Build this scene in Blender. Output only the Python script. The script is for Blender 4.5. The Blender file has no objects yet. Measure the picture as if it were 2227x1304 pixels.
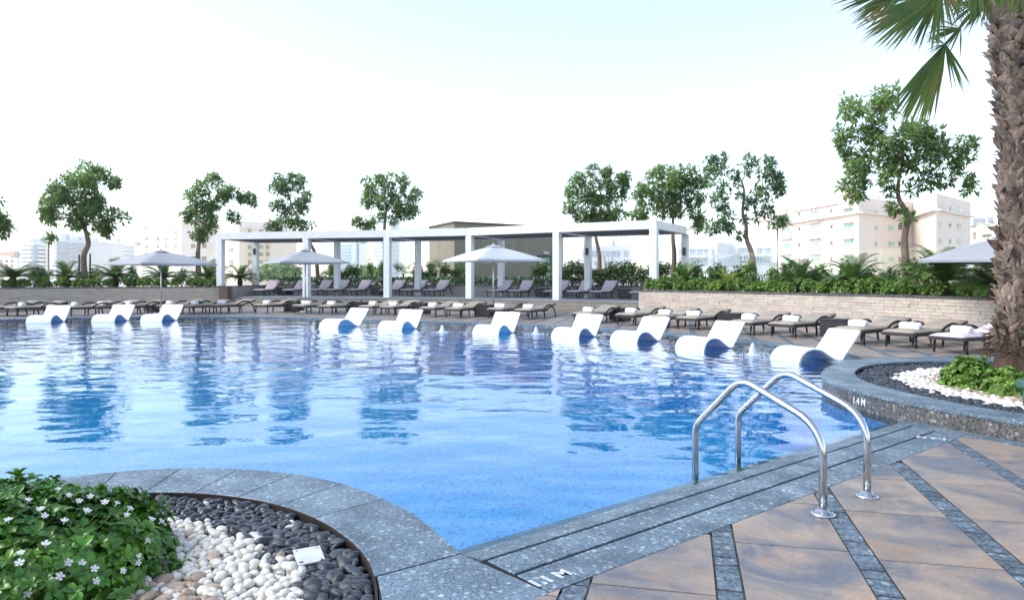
import bpy, bmesh, math, random
from mathutils import Vector, Matrix, noise
from mathutils.geometry import tessellate_polygon
S = bpy.context.scene
C = S.collection
R = math.radians
PI = math.pi
rnd = random.Random(7)

# ------------------------------------------------------------------ camera, sky, sun, exposure
EYE, F, CX, HY = 1.4, 1560.0, 1113.5, 604.0
cam = bpy.data.cameras.new('camera')
cam.sensor_width = 36.0
cam.lens = 36.0 * F / 2227.0
cam.shift_y = -(652.0 - HY) / 2227.0
cam.clip_start = 0.05
cam.clip_end = 6000
co = bpy.data.objects.new('camera', cam)
co.location = (0, 0, EYE)
co.rotation_euler = (R(90), 0, 0)
C.objects.link(co)
S.camera = co

SUN_ELEV, SUN_AZ = 45.0, -98.0          # azimuth from straight ahead (+Y), negative = left
W = bpy.data.worlds.new('World')
S.world = W
W.use_nodes = True
nt = W.node_tree
nt.nodes.clear()
sky = nt.nodes.new('ShaderNodeTexSky')
sky.sky_type = 'NISHITA'
sky.sun_disc = False
sky.sun_elevation = R(SUN_ELEV)
sky.sun_rotation = R(SUN_AZ)
sky.altitude = 0
sky.air_density = 1.0
sky.dust_density = 0.8
sky.ozone_density = 1.2
hsv = nt.nodes.new('ShaderNodeHueSaturation')
hsv.inputs['Saturation'].default_value = 0.72
bg = nt.nodes.new('ShaderNodeBackground')
bg.inputs['Strength'].default_value = 0.15
wo = nt.nodes.new('ShaderNodeOutputWorld')
nt.links.new(sky.outputs[0], hsv.inputs['Color'])
nt.links.new(hsv.outputs[0], bg.inputs['Color'])
nt.links.new(bg.outputs[0], wo.inputs['Surface'])

sl = bpy.data.lights.new('sun', 'SUN')
sl.energy = 1.3
sl.angle = R(28)
sl.color = (1.0, 0.94, 0.86)
so = bpy.data.objects.new('sun', sl)
az = R(SUN_AZ); el = R(SUN_ELEV)
sd = Vector((math.sin(az) * math.cos(el), math.cos(az) * math.cos(el), math.sin(el)))
so.rotation_euler = sd.to_track_quat('Z', 'Y').to_euler()
C.objects.link(so)
S.view_settings.view_transform = 'Standard'
S.view_settings.look = 'None'
S.view_settings.exposure = 1.28
S.view_settings.gamma = 1
S.view_settings.use_curve_mapping = False
S.cycles.max_bounces = 8
S.cycles.volume_bounces = 0
S.cycles.transparent_max_bounces = 16

# ------------------------------------------------------------------ helpers
def gp(x, y, z=0.0):
    """the point at height z that the photograph shows at pixel x, y"""
    Y = F * (EYE - z) / (y - HY)
    return Vector(((x - CX) * Y / F, Y, z))

def dp(x, y, Y):
    """the point at distance Y that the photograph shows at pixel x, y"""
    return Vector(((x - CX) * Y / F, Y, EYE - (y - HY) * Y / F))

class MB:
    def __init__(s):
        s.v = []; s.f = []; s.m = []
    def add(s, vs, fs, mi=0):
        n = len(s.v)
        s.v += [tuple(v) for v in vs]
        s.f += [tuple(i + n for i in f) for f in fs]
        s.m += [mi] * len(fs)
        return s
    def box(s, c, d, rz=0.0, mi=0, ch=0.0, M=None):
        x, y, z = d[0] / 2, d[1] / 2, d[2] / 2
        if ch <= 0:
            vs = [(a * x, b * y, e * z) for e in (-1, 1) for a, b in ((-1, -1), (1, -1), (1, 1), (-1, 1))]
            fs = [(3, 2, 1, 0), (4, 5, 6, 7), (0, 1, 5, 4), (1, 2, 6, 5), (2, 3, 7, 6), (3, 0, 4, 7)]
        else:
            vs = []
            for e, k in ((-z, ch), (-z + ch, 0), (z - ch, 0), (z, ch)):
                vs += [(a * (x - k), b * (y - k), e) for a, b in ((-1, -1), (1, -1), (1, 1), (-1, 1))]
            fs = [(3, 2, 1, 0), (12, 13, 14, 15)]
            for r in range(3):
                for i in range(4):
                    j = (i + 1) % 4
                    fs.append((r * 4 + i, r * 4 + j, r * 4 + 4 + j, r * 4 + 4 + i))
        m = M if M is not None else Matrix.Translation(c) @ Matrix.Rotation(rz, 4, 'Z')
        return s.add([m @ Vector(v) for v in vs], fs, mi)
    def beam(s, a, b, w, h, up=(0, 0, 1), mi=0):
        a = Vector(a); b = Vector(b); d = b - a; L = d.length
        if L < 1e-6: return s
        d.normalize(); u = Vector(up)
        x = d.cross(u)
        if x.length < 1e-4: x = d.cross(Vector((1, 0, 0)))
        x.normalize(); u = x.cross(d)
        M = Matrix((( x.x, d.x, u.x, (a.x + b.x) / 2), (x.y, d.y, u.y, (a.y + b.y) / 2), (x.z, d.z, u.z, (a.z + b.z) / 2), (0, 0, 0, 1)))
        return s.box(None, (w, L, h), M=M, mi=mi)
    def prism(s, poly, z0, z1, ch=0.0, mi=0, bottom=True):
        poly = [Vector((p[0], p[1], 0)) for p in poly]
        n = len(poly)
        A = sum(poly[i].x * poly[(i + 1) % n].y - poly[(i + 1) % n].x * poly[i].y for i in range(n))
        if A < 0: poly.reverse()
        if n == 4 or n == 3 or convex(poly):
            tris = [tuple(range(n))]
        else:
            tris = [tuple(t) for t in tessellate_polygon([poly])]
            tt = []
            for t in tris:
                a, b, c = (poly[i] for i in t)
                cr = (b.x - a.x) * (c.y - a.y) - (c.x - a.x) * (b.y - a.y)
                tt.append(t if cr > 0 else t[::-1])
            tris = tt
        vs = [(p.x, p.y, z0) for p in poly]
        rings = [poly]
        zs = [z0]
        if ch > 0:
            c = sum(poly, Vector()) / n
            vs += [(p.x, p.y, z1 - ch) for p in poly]
            ins = []
            for i in range(n):
                a, b, d = poly[i - 1], poly[i], poly[(i + 1) % n]
                e1 = (b - a).normalized(); e2 = (d - b).normalized()
                n1 = Vector((-e1.y, e1.x, 0)); n2 = Vector((-e2.y, e2.x, 0))
                m = n1 + n2
                if m.length < 0.3: m = n1
                m = m / max(0.4, m.length_squared / 2) if m.length > 0 else m
                ins.append(b + m * ch * 0.9)
            vs += [(p.x, p.y, z1) for p in ins]
            k = 3
        else:
            vs += [(p.x, p.y, z1) for p in poly]
            k = 2
        fs = []
        for r in range(k - 1):
            for i in range(n):
                j = (i + 1) % n
                fs.append((r * n + i, r * n + j, r * n + n + j, r * n + n + i))
        fs += [tuple((k - 1) * n + i for i in t) for t in tris]
        if bottom: fs += [tuple(reversed(t)) for t in tris]
        return s.add(vs, fs, mi)
    def tube(s, pts, rad, n=8, cap=True, mi=0, flat=1.0):
        pts = [Vector(p) for p in pts]
        if not isinstance(rad, (list, tuple)): rad = [rad] * len(pts)
        vs = []; fs = []
        prev = None
        for i, p in enumerate(pts):
            d = (pts[min(i + 1, len(pts) - 1)] - pts[max(i - 1, 0)])
            if d.length < 1e-7: d = Vector((0, 0, 1))
            d.normalize()
            if prev is None:
                x = d.cross(Vector((0, 0, 1)))
                if x.length < 0.05: x = d.cross(Vector((0, 1, 0)))
            else:
                x = prev - d * prev.dot(d)
                if x.length < 1e-4: x = d.orthogonal()
            x.normalize(); prev = x
            y = d.cross(x)
            for k in range(n):
                a = 2 * PI * k / n
                vs.append(p + x * (math.cos(a) * rad[i]) + y * (math.sin(a) * rad[i] * flat))
        for i in range(len(pts) - 1):
            for k in range(n):
                j = (k + 1) % n
                fs.append((i * n + k, i * n + j, i * n + n + j, i * n + n + k))
        if cap:
            fs.append(tuple(reversed(range(n))))
            fs.append(tuple(range((len(pts) - 1) * n, len(pts) * n)))
        return s.add(vs, fs, mi)
    def lathe(s, prof, n=16, c=(0, 0, 0), mi=0):
        vs = []; fs = []
        for r, z in prof:
            for k in range(n):
                a = 2 * PI * k / n
                vs.append((c[0] + r * math.cos(a), c[1] + r * math.sin(a), c[2] + z))
        for i in range(len(prof) - 1):
            for k in range(n):
                j = (k + 1) % n
                fs.append((i * n + k, i * n + j, i * n + n + j, i * n + n + k))
        fs.append(tuple(reversed(range(n)))); fs.append(tuple(range((len(prof) - 1) * n, len(prof) * n)))
        return s.add(vs, fs, mi)
    def build(s, name, mat, parent=None, world=True, smooth=False):
        me = bpy.data.meshes.new(name)
        off = Vector((0, 0, 0))
        if parent is not None and world:
            q = parent
            while q is not None:
                off += q.location; q = q.parent
        vs = [(v[0] - off.x, v[1] - off.y, v[2] - off.z) for v in s.v] if off.length > 0 else s.v
        me.from_pydata(vs, [], s.f)
        mats = mat if isinstance(mat, (list, tuple)) else [mat]
        for m in mats: me.materials.append(m)
        if len(mats) > 1: me.polygons.foreach_set('material_index', s.m)
        if smooth: me.polygons.foreach_set('use_smooth', [True] * len(me.polygons))
        me.update()
        return link(name, me, parent)

def convex(p):
    n = len(p)
    for i in range(n):
        a, b, c = p[i], p[(i + 1) % n], p[(i + 2) % n]
        if (b.x - a.x) * (c.y - b.y) - (b.y - a.y) * (c.x - b.x) < -1e-7: return False
    return True

def link(name, me, parent=None):
    o = bpy.data.objects.new(name, me)
    C.objects.link(o)
    if parent is not None: o.parent = parent
    return o

def tag(o, label=None, cat=None, group=None, kind=None):
    if label: o['label'] = label
    if cat: o['category'] = cat
    if group: o['group'] = group
    if kind: o['kind'] = kind
    return o

def thing(name, label, cat, loc=(0, 0, 0), rz=0.0, group=None):
    o = bpy.data.objects.new(name, None)
    o.empty_display_size = 0.2
    C.objects.link(o)
    o.location = loc; o.rotation_euler = (0, 0, rz)
    return tag(o, label, cat, group)

def copy_tree(o, loc=None, rz=None, label=None, group=None, parent=None):
    c = o.copy(); C.objects.link(c)
    if parent is not None: c.parent = parent
    if loc is not None: c.location = loc
    if rz is not None: c.rotation_euler = (0, 0, rz)
    if label: c['label'] = label
    if group: c['group'] = group
    for ch in KIDS.get(o.name, list(o.children)):
        copy_tree(ch, parent=c)
    return c
KIDS = {}

def catmull(pts, n=6, closed=False):
    pts = [Vector(p).to_3d() if len(p) == 3 else Vector((p[0], p[1], 0)) for p in pts]
    out = []
    m = len(pts)
    rng = range(m if closed else m - 1)
    for i in rng:
        if closed: p0, p1, p2, p3 = (pts[(i + k) % m] for k in (-1, 0, 1, 2))
        else: p0, p1, p2, p3 = pts[max(i - 1, 0)], pts[i], pts[i + 1], pts[min(i + 2, m - 1)]
        for k in range(n):
            t = k / n
            out.append(0.5 * ((2 * p1) + (p2 - p0) * t + (2 * p0 - 5 * p1 + 4 * p2 - p3) * t * t + (3 * p1 - p0 - 3 * p2 + p3) * t ** 3))
    if not closed: out.append(pts[-1])
    return out

def offset_line(pts, d):
    """move an open polyline to its left by d"""
    out = []
    for i, p in enumerate(pts):
        a = pts[max(i - 1, 0)]; b = pts[min(i + 1, len(pts) - 1)]
        t = (b - a); t.z = 0; t.normalize()
        out.append(p + Vector((-t.y, t.x, 0)) * d)
    return out

def resample(pts, step):
    out = [pts[0].copy()]; acc = 0.0
    for i in range(len(pts) - 1):
        a, b = pts[i], pts[i + 1]; L = (b - a).length
        if L < 1e-9: continue
        t = step - acc
        while t <= L:
            out.append(a.lerp(b, t / L)); t += step
        acc = (L - (t - step))
    if (out[-1] - pts[-1]).length > step * 0.3: out.append(pts[-1].copy())
    return out

def inside(x, y, poly):
    c = False; n = len(poly); j = n - 1
    for i in range(n):
        xi, yi = poly[i][0], poly[i][1]; xj, yj = poly[j][0], poly[j][1]
        if (yi > y) != (yj > y) and x < (xj - xi) * (y - yi) / (yj - yi) + xi: c = not c
        j = i
    return c

def clip_half(poly, p, n):
    """keep the part of poly where (q-p).n >= 0"""
    out = []
    m = len(poly)
    for i in range(m):
        a = poly[i]; b = poly[(i + 1) % m]
        da = (a.x - p.x) * n.x + (a.y - p.y) * n.y
        db = (b.x - p.x) * n.x + (b.y - p.y) * n.y
        if da >= 0: out.append(a)
        if (da >= 0) != (db >= 0):
            out.append(a.lerp(b, da / (da - db)))
    return out

# ------------------------------------------------------------------ materials
def nodes(m):
    m.use_nodes = True
    t = m.node_tree
    return t, t.nodes['Principled BSDF']

def M(name, a, b=None, rough=0.6, metal=0.0, scale=6.0, detail=4, lo=0.35, hi=0.65, isl=0.0, obr=0.0, bump=0.0, bscale=60.0,
      spec=0.5, coord='Object', stretch=(1, 1, 1), c=None, cscale=2.0, clo=0.5, chi=0.6, kind='noise', trans=0.0, hue=0.0, coat=0.0):
    m = bpy.data.materials.new(name)
    t, p = nodes(m)
    N = t.nodes.new; L = t.links.new
    tc = N('ShaderNodeTexCoord'); mp = N('ShaderNodeMapping')
    mp.inputs['Scale'].default_value = stretch
    L(tc.outputs[coord], mp.inputs['Vector'])
    if b is None: b = tuple(x * 0.8 for x in a)
    if kind == 'voronoi':
        tx = N('ShaderNodeTexVoronoi'); tx.inputs['Scale'].default_value = scale
        fac = tx.outputs['Distance']
    else:
        tx = N('ShaderNodeTexNoise'); tx.inputs['Scale'].default_value = scale; tx.inputs['Detail'].default_value = detail
        fac = tx.outputs['Fac']
    L(mp.outputs[0], tx.inputs['Vector'])
    cr = N('ShaderNodeValToRGB')
    cr.color_ramp.elements[0].position = lo; cr.color_ramp.elements[0].color = (*a, 1)
    cr.color_ramp.elements[1].position = hi; cr.color_ramp.elements[1].color = (*b, 1)
    L(fac, cr.inputs[0])
    out = cr.outputs[0]
    if c is not None:
        t2 = N('ShaderNodeTexNoise'); t2.inputs['Scale'].default_value = cscale; t2.inputs['Detail'].default_value = 5
        L(mp.outputs[0], t2.inputs['Vector'])
        r2 = N('ShaderNodeMapRange'); r2.inputs[1].default_value = clo; r2.inputs[2].default_value = chi
        L(t2.outputs['Fac'], r2.inputs[0])
        mx = N('ShaderNodeMixRGB'); mx.inputs[2].default_value = (*c, 1)
        L(r2.outputs[0], mx.inputs[0]); L(out, mx.inputs[1]); out = mx.outputs[0]
    if isl or obr or hue:
        hs = N('ShaderNodeHueSaturation')
        g = N('ShaderNodeNewGeometry'); oi = N('ShaderNodeObjectInfo')
        ad = N('ShaderNodeMath'); ad.operation = 'MULTIPLY_ADD'; ad.inputs[1].default_value = 2 * isl; ad.inputs[2].default_value = 1 - isl - obr
        L(g.outputs['Random Per Island'], ad.inputs[0])
        a2 = N('ShaderNodeMath'); a2.operation = 'MULTIPLY_ADD'; a2.inputs[1].default_value = 2 * obr
        L(oi.outputs['Random'], a2.inputs[0]); L(ad.outputs[0], a2.inputs[2])
        L(a2.outputs[0], hs.inputs['Value'])
        if hue:
            h2 = N('ShaderNodeMath'); h2.operation = 'MULTIPLY_ADD'; h2.inputs[1].default_value = 2 * hue; h2.inputs[2].default_value = 0.5 - hue
            w = N('ShaderNodeMath'); w.operation = 'ADD'; L(g.outputs['Random Per Island'], w.inputs[0]); L(oi.outputs['Random'], w.inputs[1])
            fr = N('ShaderNodeMath'); fr.operation = 'FRACT'
            w2 = N('ShaderNodeMath'); w2.operation = 'MULTIPLY'; w2.inputs[1].default_value = 7.31
            L(w.outputs[0], w2.inputs[0]); L(w2.outputs[0], fr.inputs[0]); L(fr.outputs[0], h2.inputs[0])
            L(h2.outputs[0], hs.inputs['Hue'])
        L(out, hs.inputs['Color']); out = hs.outputs[0]
    L(out, p.inputs['Base Color'])
    p.inputs['Roughness'].default_value = rough
    p.inputs['Metallic'].default_value = metal
    p.inputs['Specular IOR Level'].default_value = spec
    if coat: p.inputs['Coat Weight'].default_value = coat
    if bump:
        bn = N('ShaderNodeTexNoise'); bn.inputs['Scale'].default_value = bscale; bn.inputs['Detail'].default_value = 4
        L(mp.outputs[0], bn.inputs['Vector'])
        bp = N('ShaderNodeBump'); bp.inputs['Strength'].default_value = 1.0; bp.inputs['Distance'].default_value = bump
        L(bn.outputs['Fac'], bp.inputs['Height']); L(bp.outputs[0], p.inputs['Normal'])
    if trans:
        tr = N('ShaderNodeBsdfTranslucent'); L(out, tr.inputs['Color'])
        mx = N('ShaderNodeMixShader'); mx.inputs[0].default_value = trans
        o = t.nodes['Material Output']
        L(p.outputs[0], mx.inputs[1]); L(tr.outputs[0], mx.inputs[2]); L(mx.outputs[0], o.inputs['Surface'])
    return m

def granite(name, dark, mid, light, sc=1.0, rough=0.42, obr=0.08, bump=0.0015):
    m = bpy.data.materials.new(name); t, p = nodes(m); N = t.nodes.new; L = t.links.new
    tc = N('ShaderNodeTexCoord'); oi = N('ShaderNodeObjectInfo')
    of = N('ShaderNodeVectorMath'); of.operation = 'ADD'; L(tc.outputs['Object'], of.inputs[0])
    of2 = N('ShaderNodeVectorMath'); of2.operation = 'SCALE'; of2.inputs[0].default_value = (9, 5, 3); L(oi.outputs['Random'], of2.inputs['Scale']); L(of2.outputs[0], of.inputs[1])
    n1 = N('ShaderNodeTexNoise'); n1.inputs['Scale'].default_value = 75 * sc; n1.inputs['Detail'].default_value = 3; L(of.outputs[0], n1.inputs['Vector'])
    r1 = N('ShaderNodeValToRGB'); r1.color_ramp.elements[0].position = .38; r1.color_ramp.elements[0].color = (*dark, 1); r1.color_ramp.elements[1].position = .58; r1.color_ramp.elements[1].color = (*mid, 1); L(n1.outputs['Fac'], r1.inputs[0])
    wn = N('ShaderNodeTexNoise'); wn.inputs['Scale'].default_value = 40 * sc; L(of.outputs[0], wn.inputs['Vector'])
    wa = N('ShaderNodeVectorMath'); wa.operation = 'MULTIPLY_ADD'; wa.inputs[1].default_value = (.03, .03, .03); L(wn.outputs['Color'], wa.inputs[0]); L(of.outputs[0], wa.inputs[2])
    v = N('ShaderNodeTexVoronoi'); v.inputs['Scale'].default_value = 26 * sc; L(wa.outputs[0], v.inputs['Vector'])
    vr = N('ShaderNodeMapRange'); vr.inputs[1].default_value = .16; vr.inputs[2].default_value = .42; vr.inputs[3].default_value = 1; vr.inputs[4].default_value = 0; L(v.outputs['Distance'], vr.inputs[0])
    wc = N('ShaderNodeSeparateColor'); L(v.outputs['Color'], wc.inputs[0])
    ml = N('ShaderNodeMath'); ml.operation = 'MULTIPLY'; L(vr.outputs[0], ml.inputs[0]); L(wc.outputs[0], ml.inputs[1])
    mx = N('ShaderNodeMixRGB'); mx.inputs[2].default_value = (*light, 1); L(ml.outputs[0], mx.inputs[0]); L(r1.outputs[0], mx.inputs[1])
    n3 = N('ShaderNodeTexNoise'); n3.inputs['Scale'].default_value = 3.0; n3.inputs['Detail'].default_value = 5; L(tc.outputs['Object'], n3.inputs['Vector'])
    r3 = N('ShaderNodeMapRange'); r3.inputs[1].default_value = .35; r3.inputs[2].default_value = .68; r3.inputs[3].default_value = .72; r3.inputs[4].default_value = 1.15; L(n3.outputs['Fac'], r3.inputs[0])
    a2 = N('ShaderNodeMath'); a2.operation = 'MULTIPLY_ADD'; a2.inputs[1].default_value = 2 * obr; a2.inputs[2].default_value = 1 - obr; L(oi.outputs['Random'], a2.inputs[0])
    m3 = N('ShaderNodeMath'); m3.operation = 'MULTIPLY'; L(r3.outputs[0], m3.inputs[0]); L(a2.outputs[0], m3.inputs[1])
    hs = N('ShaderNodeHueSaturation'); L(m3.outputs[0], hs.inputs['Value']); L(mx.outputs[0], hs.inputs['Color']); L(hs.outputs[0], p.inputs['Base Color'])
    rr = N('ShaderNodeMapRange'); rr.inputs[1].default_value = .35; rr.inputs[2].default_value = .7; rr.inputs[3].default_value = rough + .12; rr.inputs[4].default_value = rough - .12; L(n3.outputs['Fac'], rr.inputs[0]); L(rr.outputs[0], p.inputs['Roughness'])
    bp = N('ShaderNodeBump'); bp.inputs['Distance'].default_value = bump; bp.inputs['Strength'].default_value = 1; L(n1.outputs['Fac'], bp.inputs['Height']); L(bp.outputs[0], p.inputs['Normal'])
    return m
GRAN = granite('granite', (0.045, 0.078, 0.11), (0.14, 0.205, 0.26), (0.40, 0.46, 0.50))
GRAND = granite('dark_granite', (0.018, 0.018, 0.02), (0.12, 0.115, 0.11), (0.30, 0.29, 0.28), sc=.8, rough=.32)
SETT = granite('sett_granite', (0.04, 0.065, 0.09), (0.13, 0.18, 0.225), (0.33, 0.38, 0.42), sc=.7, rough=.5, obr=.25, bump=.006)
def sandstone():
    m = bpy.data.materials.new('sandstone'); t, p = nodes(m); N = t.nodes.new; L = t.links.new
    tc = N('ShaderNodeTexCoord'); oi = N('ShaderNodeObjectInfo'); ge = N('ShaderNodeNewGeometry')
    sm = N('ShaderNodeMath'); sm.operation = 'ADD'; L(oi.outputs['Random'], sm.inputs[0]); L(ge.outputs['Random Per Island'], sm.inputs[1])
    of2 = N('ShaderNodeVectorMath'); of2.operation = 'SCALE'; of2.inputs[0].default_value = (17, 11, 5); L(sm.outputs[0], of2.inputs['Scale'])
    of = N('ShaderNodeVectorMath'); of.operation = 'ADD'; L(tc.outputs['Object'], of.inputs[0]); L(of2.outputs[0], of.inputs[1])
    def nz(sc, det, dist=0.0, rg=.55):
        n = N('ShaderNodeTexNoise'); n.inputs['Scale'].default_value = sc; n.inputs['Detail'].default_value = det; n.inputs['Distortion'].default_value = dist; n.inputs['Roughness'].default_value = rg
        L(of.outputs[0], n.inputs['Vector']); return n.outputs['Fac']
    def ramp(f, a, b):
        r = N('ShaderNodeMapRange'); r.inputs[1].default_value = a; r.inputs[2].default_value = b; L(f, r.inputs[0]); return r.outputs[0]
    def mix(f, a, b):
        x = N('ShaderNodeMixRGB'); L(f, x.inputs[0])
        for k, v in ((1, a), (2, b)):
            if isinstance(v, tuple): x.inputs[k].default_value = (*v, 1)
            else: L(v, x.inputs[k])
        return x.outputs[0]
    base = mix(ramp(nz(3.0, 8, .4, .62), .38, .62), (0.335, 0.26, 0.20), (0.225, 0.19, 0.165))
    base = mix(ramp(nz(1.5, 6, 1.2, .6), .47, .63), base, (0.115, 0.125, 0.15))
    ocr = N('ShaderNodeMath'); ocr.operation = 'MULTIPLY'; ocr.inputs[1].default_value = .42; L(ramp(nz(4.5, 6, .6), .56, .68), ocr.inputs[0])
    base = mix(ocr.outputs[0], base, (0.31, 0.19, 0.105))
    fine = nz(70, 5, 0, .7)
    r3 = N('ShaderNodeMapRange'); r3.inputs[1].default_value = .3; r3.inputs[2].default_value = .7; r3.inputs[3].default_value = .80; r3.inputs[4].default_value = 1.18; L(fine, r3.inputs[0])
    a2 = N('ShaderNodeMath'); a2.operation = 'MULTIPLY_ADD'; a2.inputs[1].default_value = .15; a2.inputs[2].default_value = .86; L(sm.outputs[0], a2.inputs[0])
    m3 = N('ShaderNodeMath'); m3.operation = 'MULTIPLY'; L(r3.outputs[0], m3.inputs[0]); L(a2.outputs[0], m3.inputs[1])
    hs = N('ShaderNodeHueSaturation'); L(m3.outputs[0], hs.inputs['Value']); L(base, hs.inputs['Color']); L(hs.outputs[0], p.inputs['Base Color'])
    rr = N('ShaderNodeMapRange'); rr.inputs[1].default_value = .4; rr.inputs[2].default_value = .65; rr.inputs[3].default_value = .52; rr.inputs[4].default_value = .30; L(nz(2.2, 4), rr.inputs[0]); L(rr.outputs[0], p.inputs['Roughness'])
    bp = N('ShaderNodeBump'); bp.inputs['Distance'].default_value = .004; L(nz(26, 7, .3, .65), bp.inputs['Height']); L(bp.outputs[0], p.inputs['Normal'])
    return m
SAND = sandstone()
SANDF = M('sandstone_far', (0.34, 0.25, 0.18), (0.23, 0.20, 0.18), rough=0.55, scale=1.4, detail=6, isl=0.16, bump=0.002, bscale=45, c=(0.17, 0.17, 0.18), cscale=0.9, clo=0.47, chi=0.62)
GROUT = M('grout', (0.025, 0.027, 0.03), (0.05, 0.05, 0.05), rough=0.9, scale=20)
SLOT = M('dark_joint_slot_shade', (0.006, 0.006, 0.007), rough=0.9)  # dark joints, and the shade inside the drain slots held as colour
SOIL = M('soil', (0.05, 0.035, 0.022), (0.09, 0.065, 0.045), rough=0.95, scale=14, bump=0.02, bscale=20)
WALLG = M('wall_joint', (0.36, 0.31, 0.26), rough=.9)
WALL = M('ledgestone', (0.52, 0.44, 0.365), (0.42, 0.38, 0.335), rough=0.8, scale=3.0, obr=0.07, isl=0.10, bump=0.004, bscale=30, hue=0.015, stretch=(1, 1, 3), c=(0.48, 0.34, 0.27), cscale=1.5, clo=0.55, chi=0.75)
RENDERW = M('grey_wall', (0.30, 0.29, 0.285), (0.24, 0.235, 0.23), rough=0.8, scale=3, bump=0.002)
BROWNW = M('brown_pillar', (0.16, 0.11, 0.08), (0.10, 0.07, 0.055), rough=0.7, scale=8)
STEP = M('step_stone', (0.13, 0.115, 0.09), (0.36, 0.33, 0.28), rough=0.8, scale=45, lo=0.42, hi=0.62, bump=0.004, bscale=60)
PLAT = M('platform_paving', (0.25, 0.27, 0.30), (0.18, 0.20, 0.22), rough=0.5, scale=5, obr=.05, isl=0.1)
WHITE = M('white_paint', (0.74, 0.76, 0.77), (0.67, 0.70, 0.72), rough=0.35, scale=3)
WHITE2 = M('white_resin', (0.76, 0.79, 0.81), (0.73, 0.76, 0.79), rough=0.32, scale=5)
LOUV = M('louvre', (0.20, 0.21, 0.23), (0.17, 0.18, 0.20), rough=0.5, scale=3)
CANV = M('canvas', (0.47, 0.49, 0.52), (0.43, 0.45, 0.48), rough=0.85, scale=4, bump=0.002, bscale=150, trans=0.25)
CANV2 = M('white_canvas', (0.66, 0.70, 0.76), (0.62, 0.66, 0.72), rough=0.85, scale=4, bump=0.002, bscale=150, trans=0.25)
ALU = M('aluminium', (0.62, 0.65, 0.67), (0.5, 0.52, 0.55), rough=0.35, metal=0.6, scale=4)
STEEL = M('polished_steel', (0.62, 0.63, 0.65), (0.52, 0.53, 0.55), rough=0.17, metal=1.0, scale=9, bump=0.0003, bscale=12)
WICK = M('dark_wicker', (0.012, 0.012, 0.015), (0.026, 0.025, 0.03), rough=0.5, scale=60, bump=0.004, bscale=90, stretch=(1, 1, 3))
CUSH = M('taupe_cushion', (0.34, 0.30, 0.245), (0.28, 0.245, 0.20), rough=0.9, scale=5, bump=0.002, bscale=120, obr=0.08)
CUSH2 = M('lilac_cushion', (0.60, 0.52, 0.57), (0.52, 0.45, 0.50), rough=0.9, scale=5, bump=0.002, bscale=120, obr=0.04)
TOWEL = M('towel', (0.82, 0.81, 0.85), (0.74, 0.73, 0.78), rough=0.95, scale=40, bump=0.006, bscale=120)
BARK = M('bark', (0.27, 0.185, 0.12), (0.15, 0.11, 0.08), rough=0.9, scale=9, bump=0.02, bscale=18, stretch=(1, 1, 0.4))
LEAF = M('tree_leaf', (0.17, 0.28, 0.09), (0.30, 0.43, 0.14), rough=0.4, scale=0.9, isl=0.35, hue=0.02, trans=0.5, coord='Generated')
LEAFT = M('tree_leaf_blue', (0.15, 0.26, 0.12), (0.25, 0.38, 0.16), rough=0.4, scale=0.9, isl=0.35, hue=0.02, trans=0.5)
SHRUB = M('shrub_leaf', (0.11, 0.22, 0.03), (0.20, 0.34, 0.05), rough=0.45, scale=2.5, isl=0.35, hue=0.02, trans=0.3, obr=.08)
SHRUBD = M('shrub_leaf_dark', (0.06, 0.14, 0.03), (0.12, 0.22, 0.05), rough=0.45, scale=2.5, isl=0.35, hue=0.02, trans=0.25, obr=.08)
STRAP = M('strap_leaf', (0.04, 0.12, 0.03), (0.09, 0.20, 0.05), rough=0.4, scale=3, isl=0.3, trans=0.25)
CYC = M('cycad_leaf', (0.055, 0.12, 0.02), (0.11, 0.20, 0.035), rough=0.38, scale=3, isl=0.25, trans=0.2, obr=.1)
CYCY = M('cycad_leaf_yellow', (0.26, 0.33, 0.02), (0.19, 0.27, 0.02), rough=0.4, scale=3, isl=0.2, trans=0.3)
PALM = M('fan_leaf', (0.055, 0.125, 0.015), (0.14, 0.20, 0.03), rough=0.42, scale=1.6, isl=0.35, hue=0.02, trans=0.28, c=(0.22, 0.15, 0.035), cscale=2.5, clo=0.52, chi=0.70)
BOOT = M('palm_boot', (0.36, 0.27, 0.205), (0.07, 0.048, 0.038), rough=0.85, scale=7, lo=0.3, hi=0.7, detail=7, obr=0.42, isl=0.2, bump=0.02, bscale=20, stretch=(1, 1, 0.35), hue=0.012)
FIBRE = M('palm_fibre', (0.04, 0.026, 0.018), (0.10, 0.065, 0.045), rough=0.95, scale=16, bump=0.03, bscale=30, stretch=(1, 1, 0.2))
VINC = M('periwinkle_leaf', (0.032, 0.12, 0.010), (0.10, 0.25, 0.02), rough=0.3, scale=3.5, isl=0.32, hue=0.015, trans=0.18, spec=0.5)
PETAL = M('petal', (0.85, 0.84, 0.86), (0.80, 0.78, 0.82), rough=0.6, trans=0.3)
BLACKP = M('black_pebble', (0.009, 0.012, 0.018), (0.036, 0.044, 0.056), rough=0.27, scale=7, obr=0.35, isl=0.35, bump=0.001, bscale=60)
WHITEP = M('white_pebble', (0.66, 0.64, 0.58), (0.52, 0.48, 0.41), rough=0.4, scale=9, lo=0.4, hi=0.8, obr=0.10, isl=0.12, bump=0.0015, bscale=40)
BROWNP = M('brown_pebble', (0.24, 0.175, 0.125), (0.36, 0.29, 0.22), rough=0.4, scale=9, obr=0.2, isl=0.2)
PAINT = M('white_marking', (0.60, 0.63, 0.65), (0.36, 0.40, 0.43), rough=0.6, scale=30)
PLATE = M('pale_plate', (0.62, 0.64, 0.62), (0.5, 0.53, 0.5), rough=0.5, scale=12)
GREENL = M('green_lamp', (0.03, 0.10, 0.075), (0.05, 0.13, 0.10), rough=0.4, scale=6)
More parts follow.
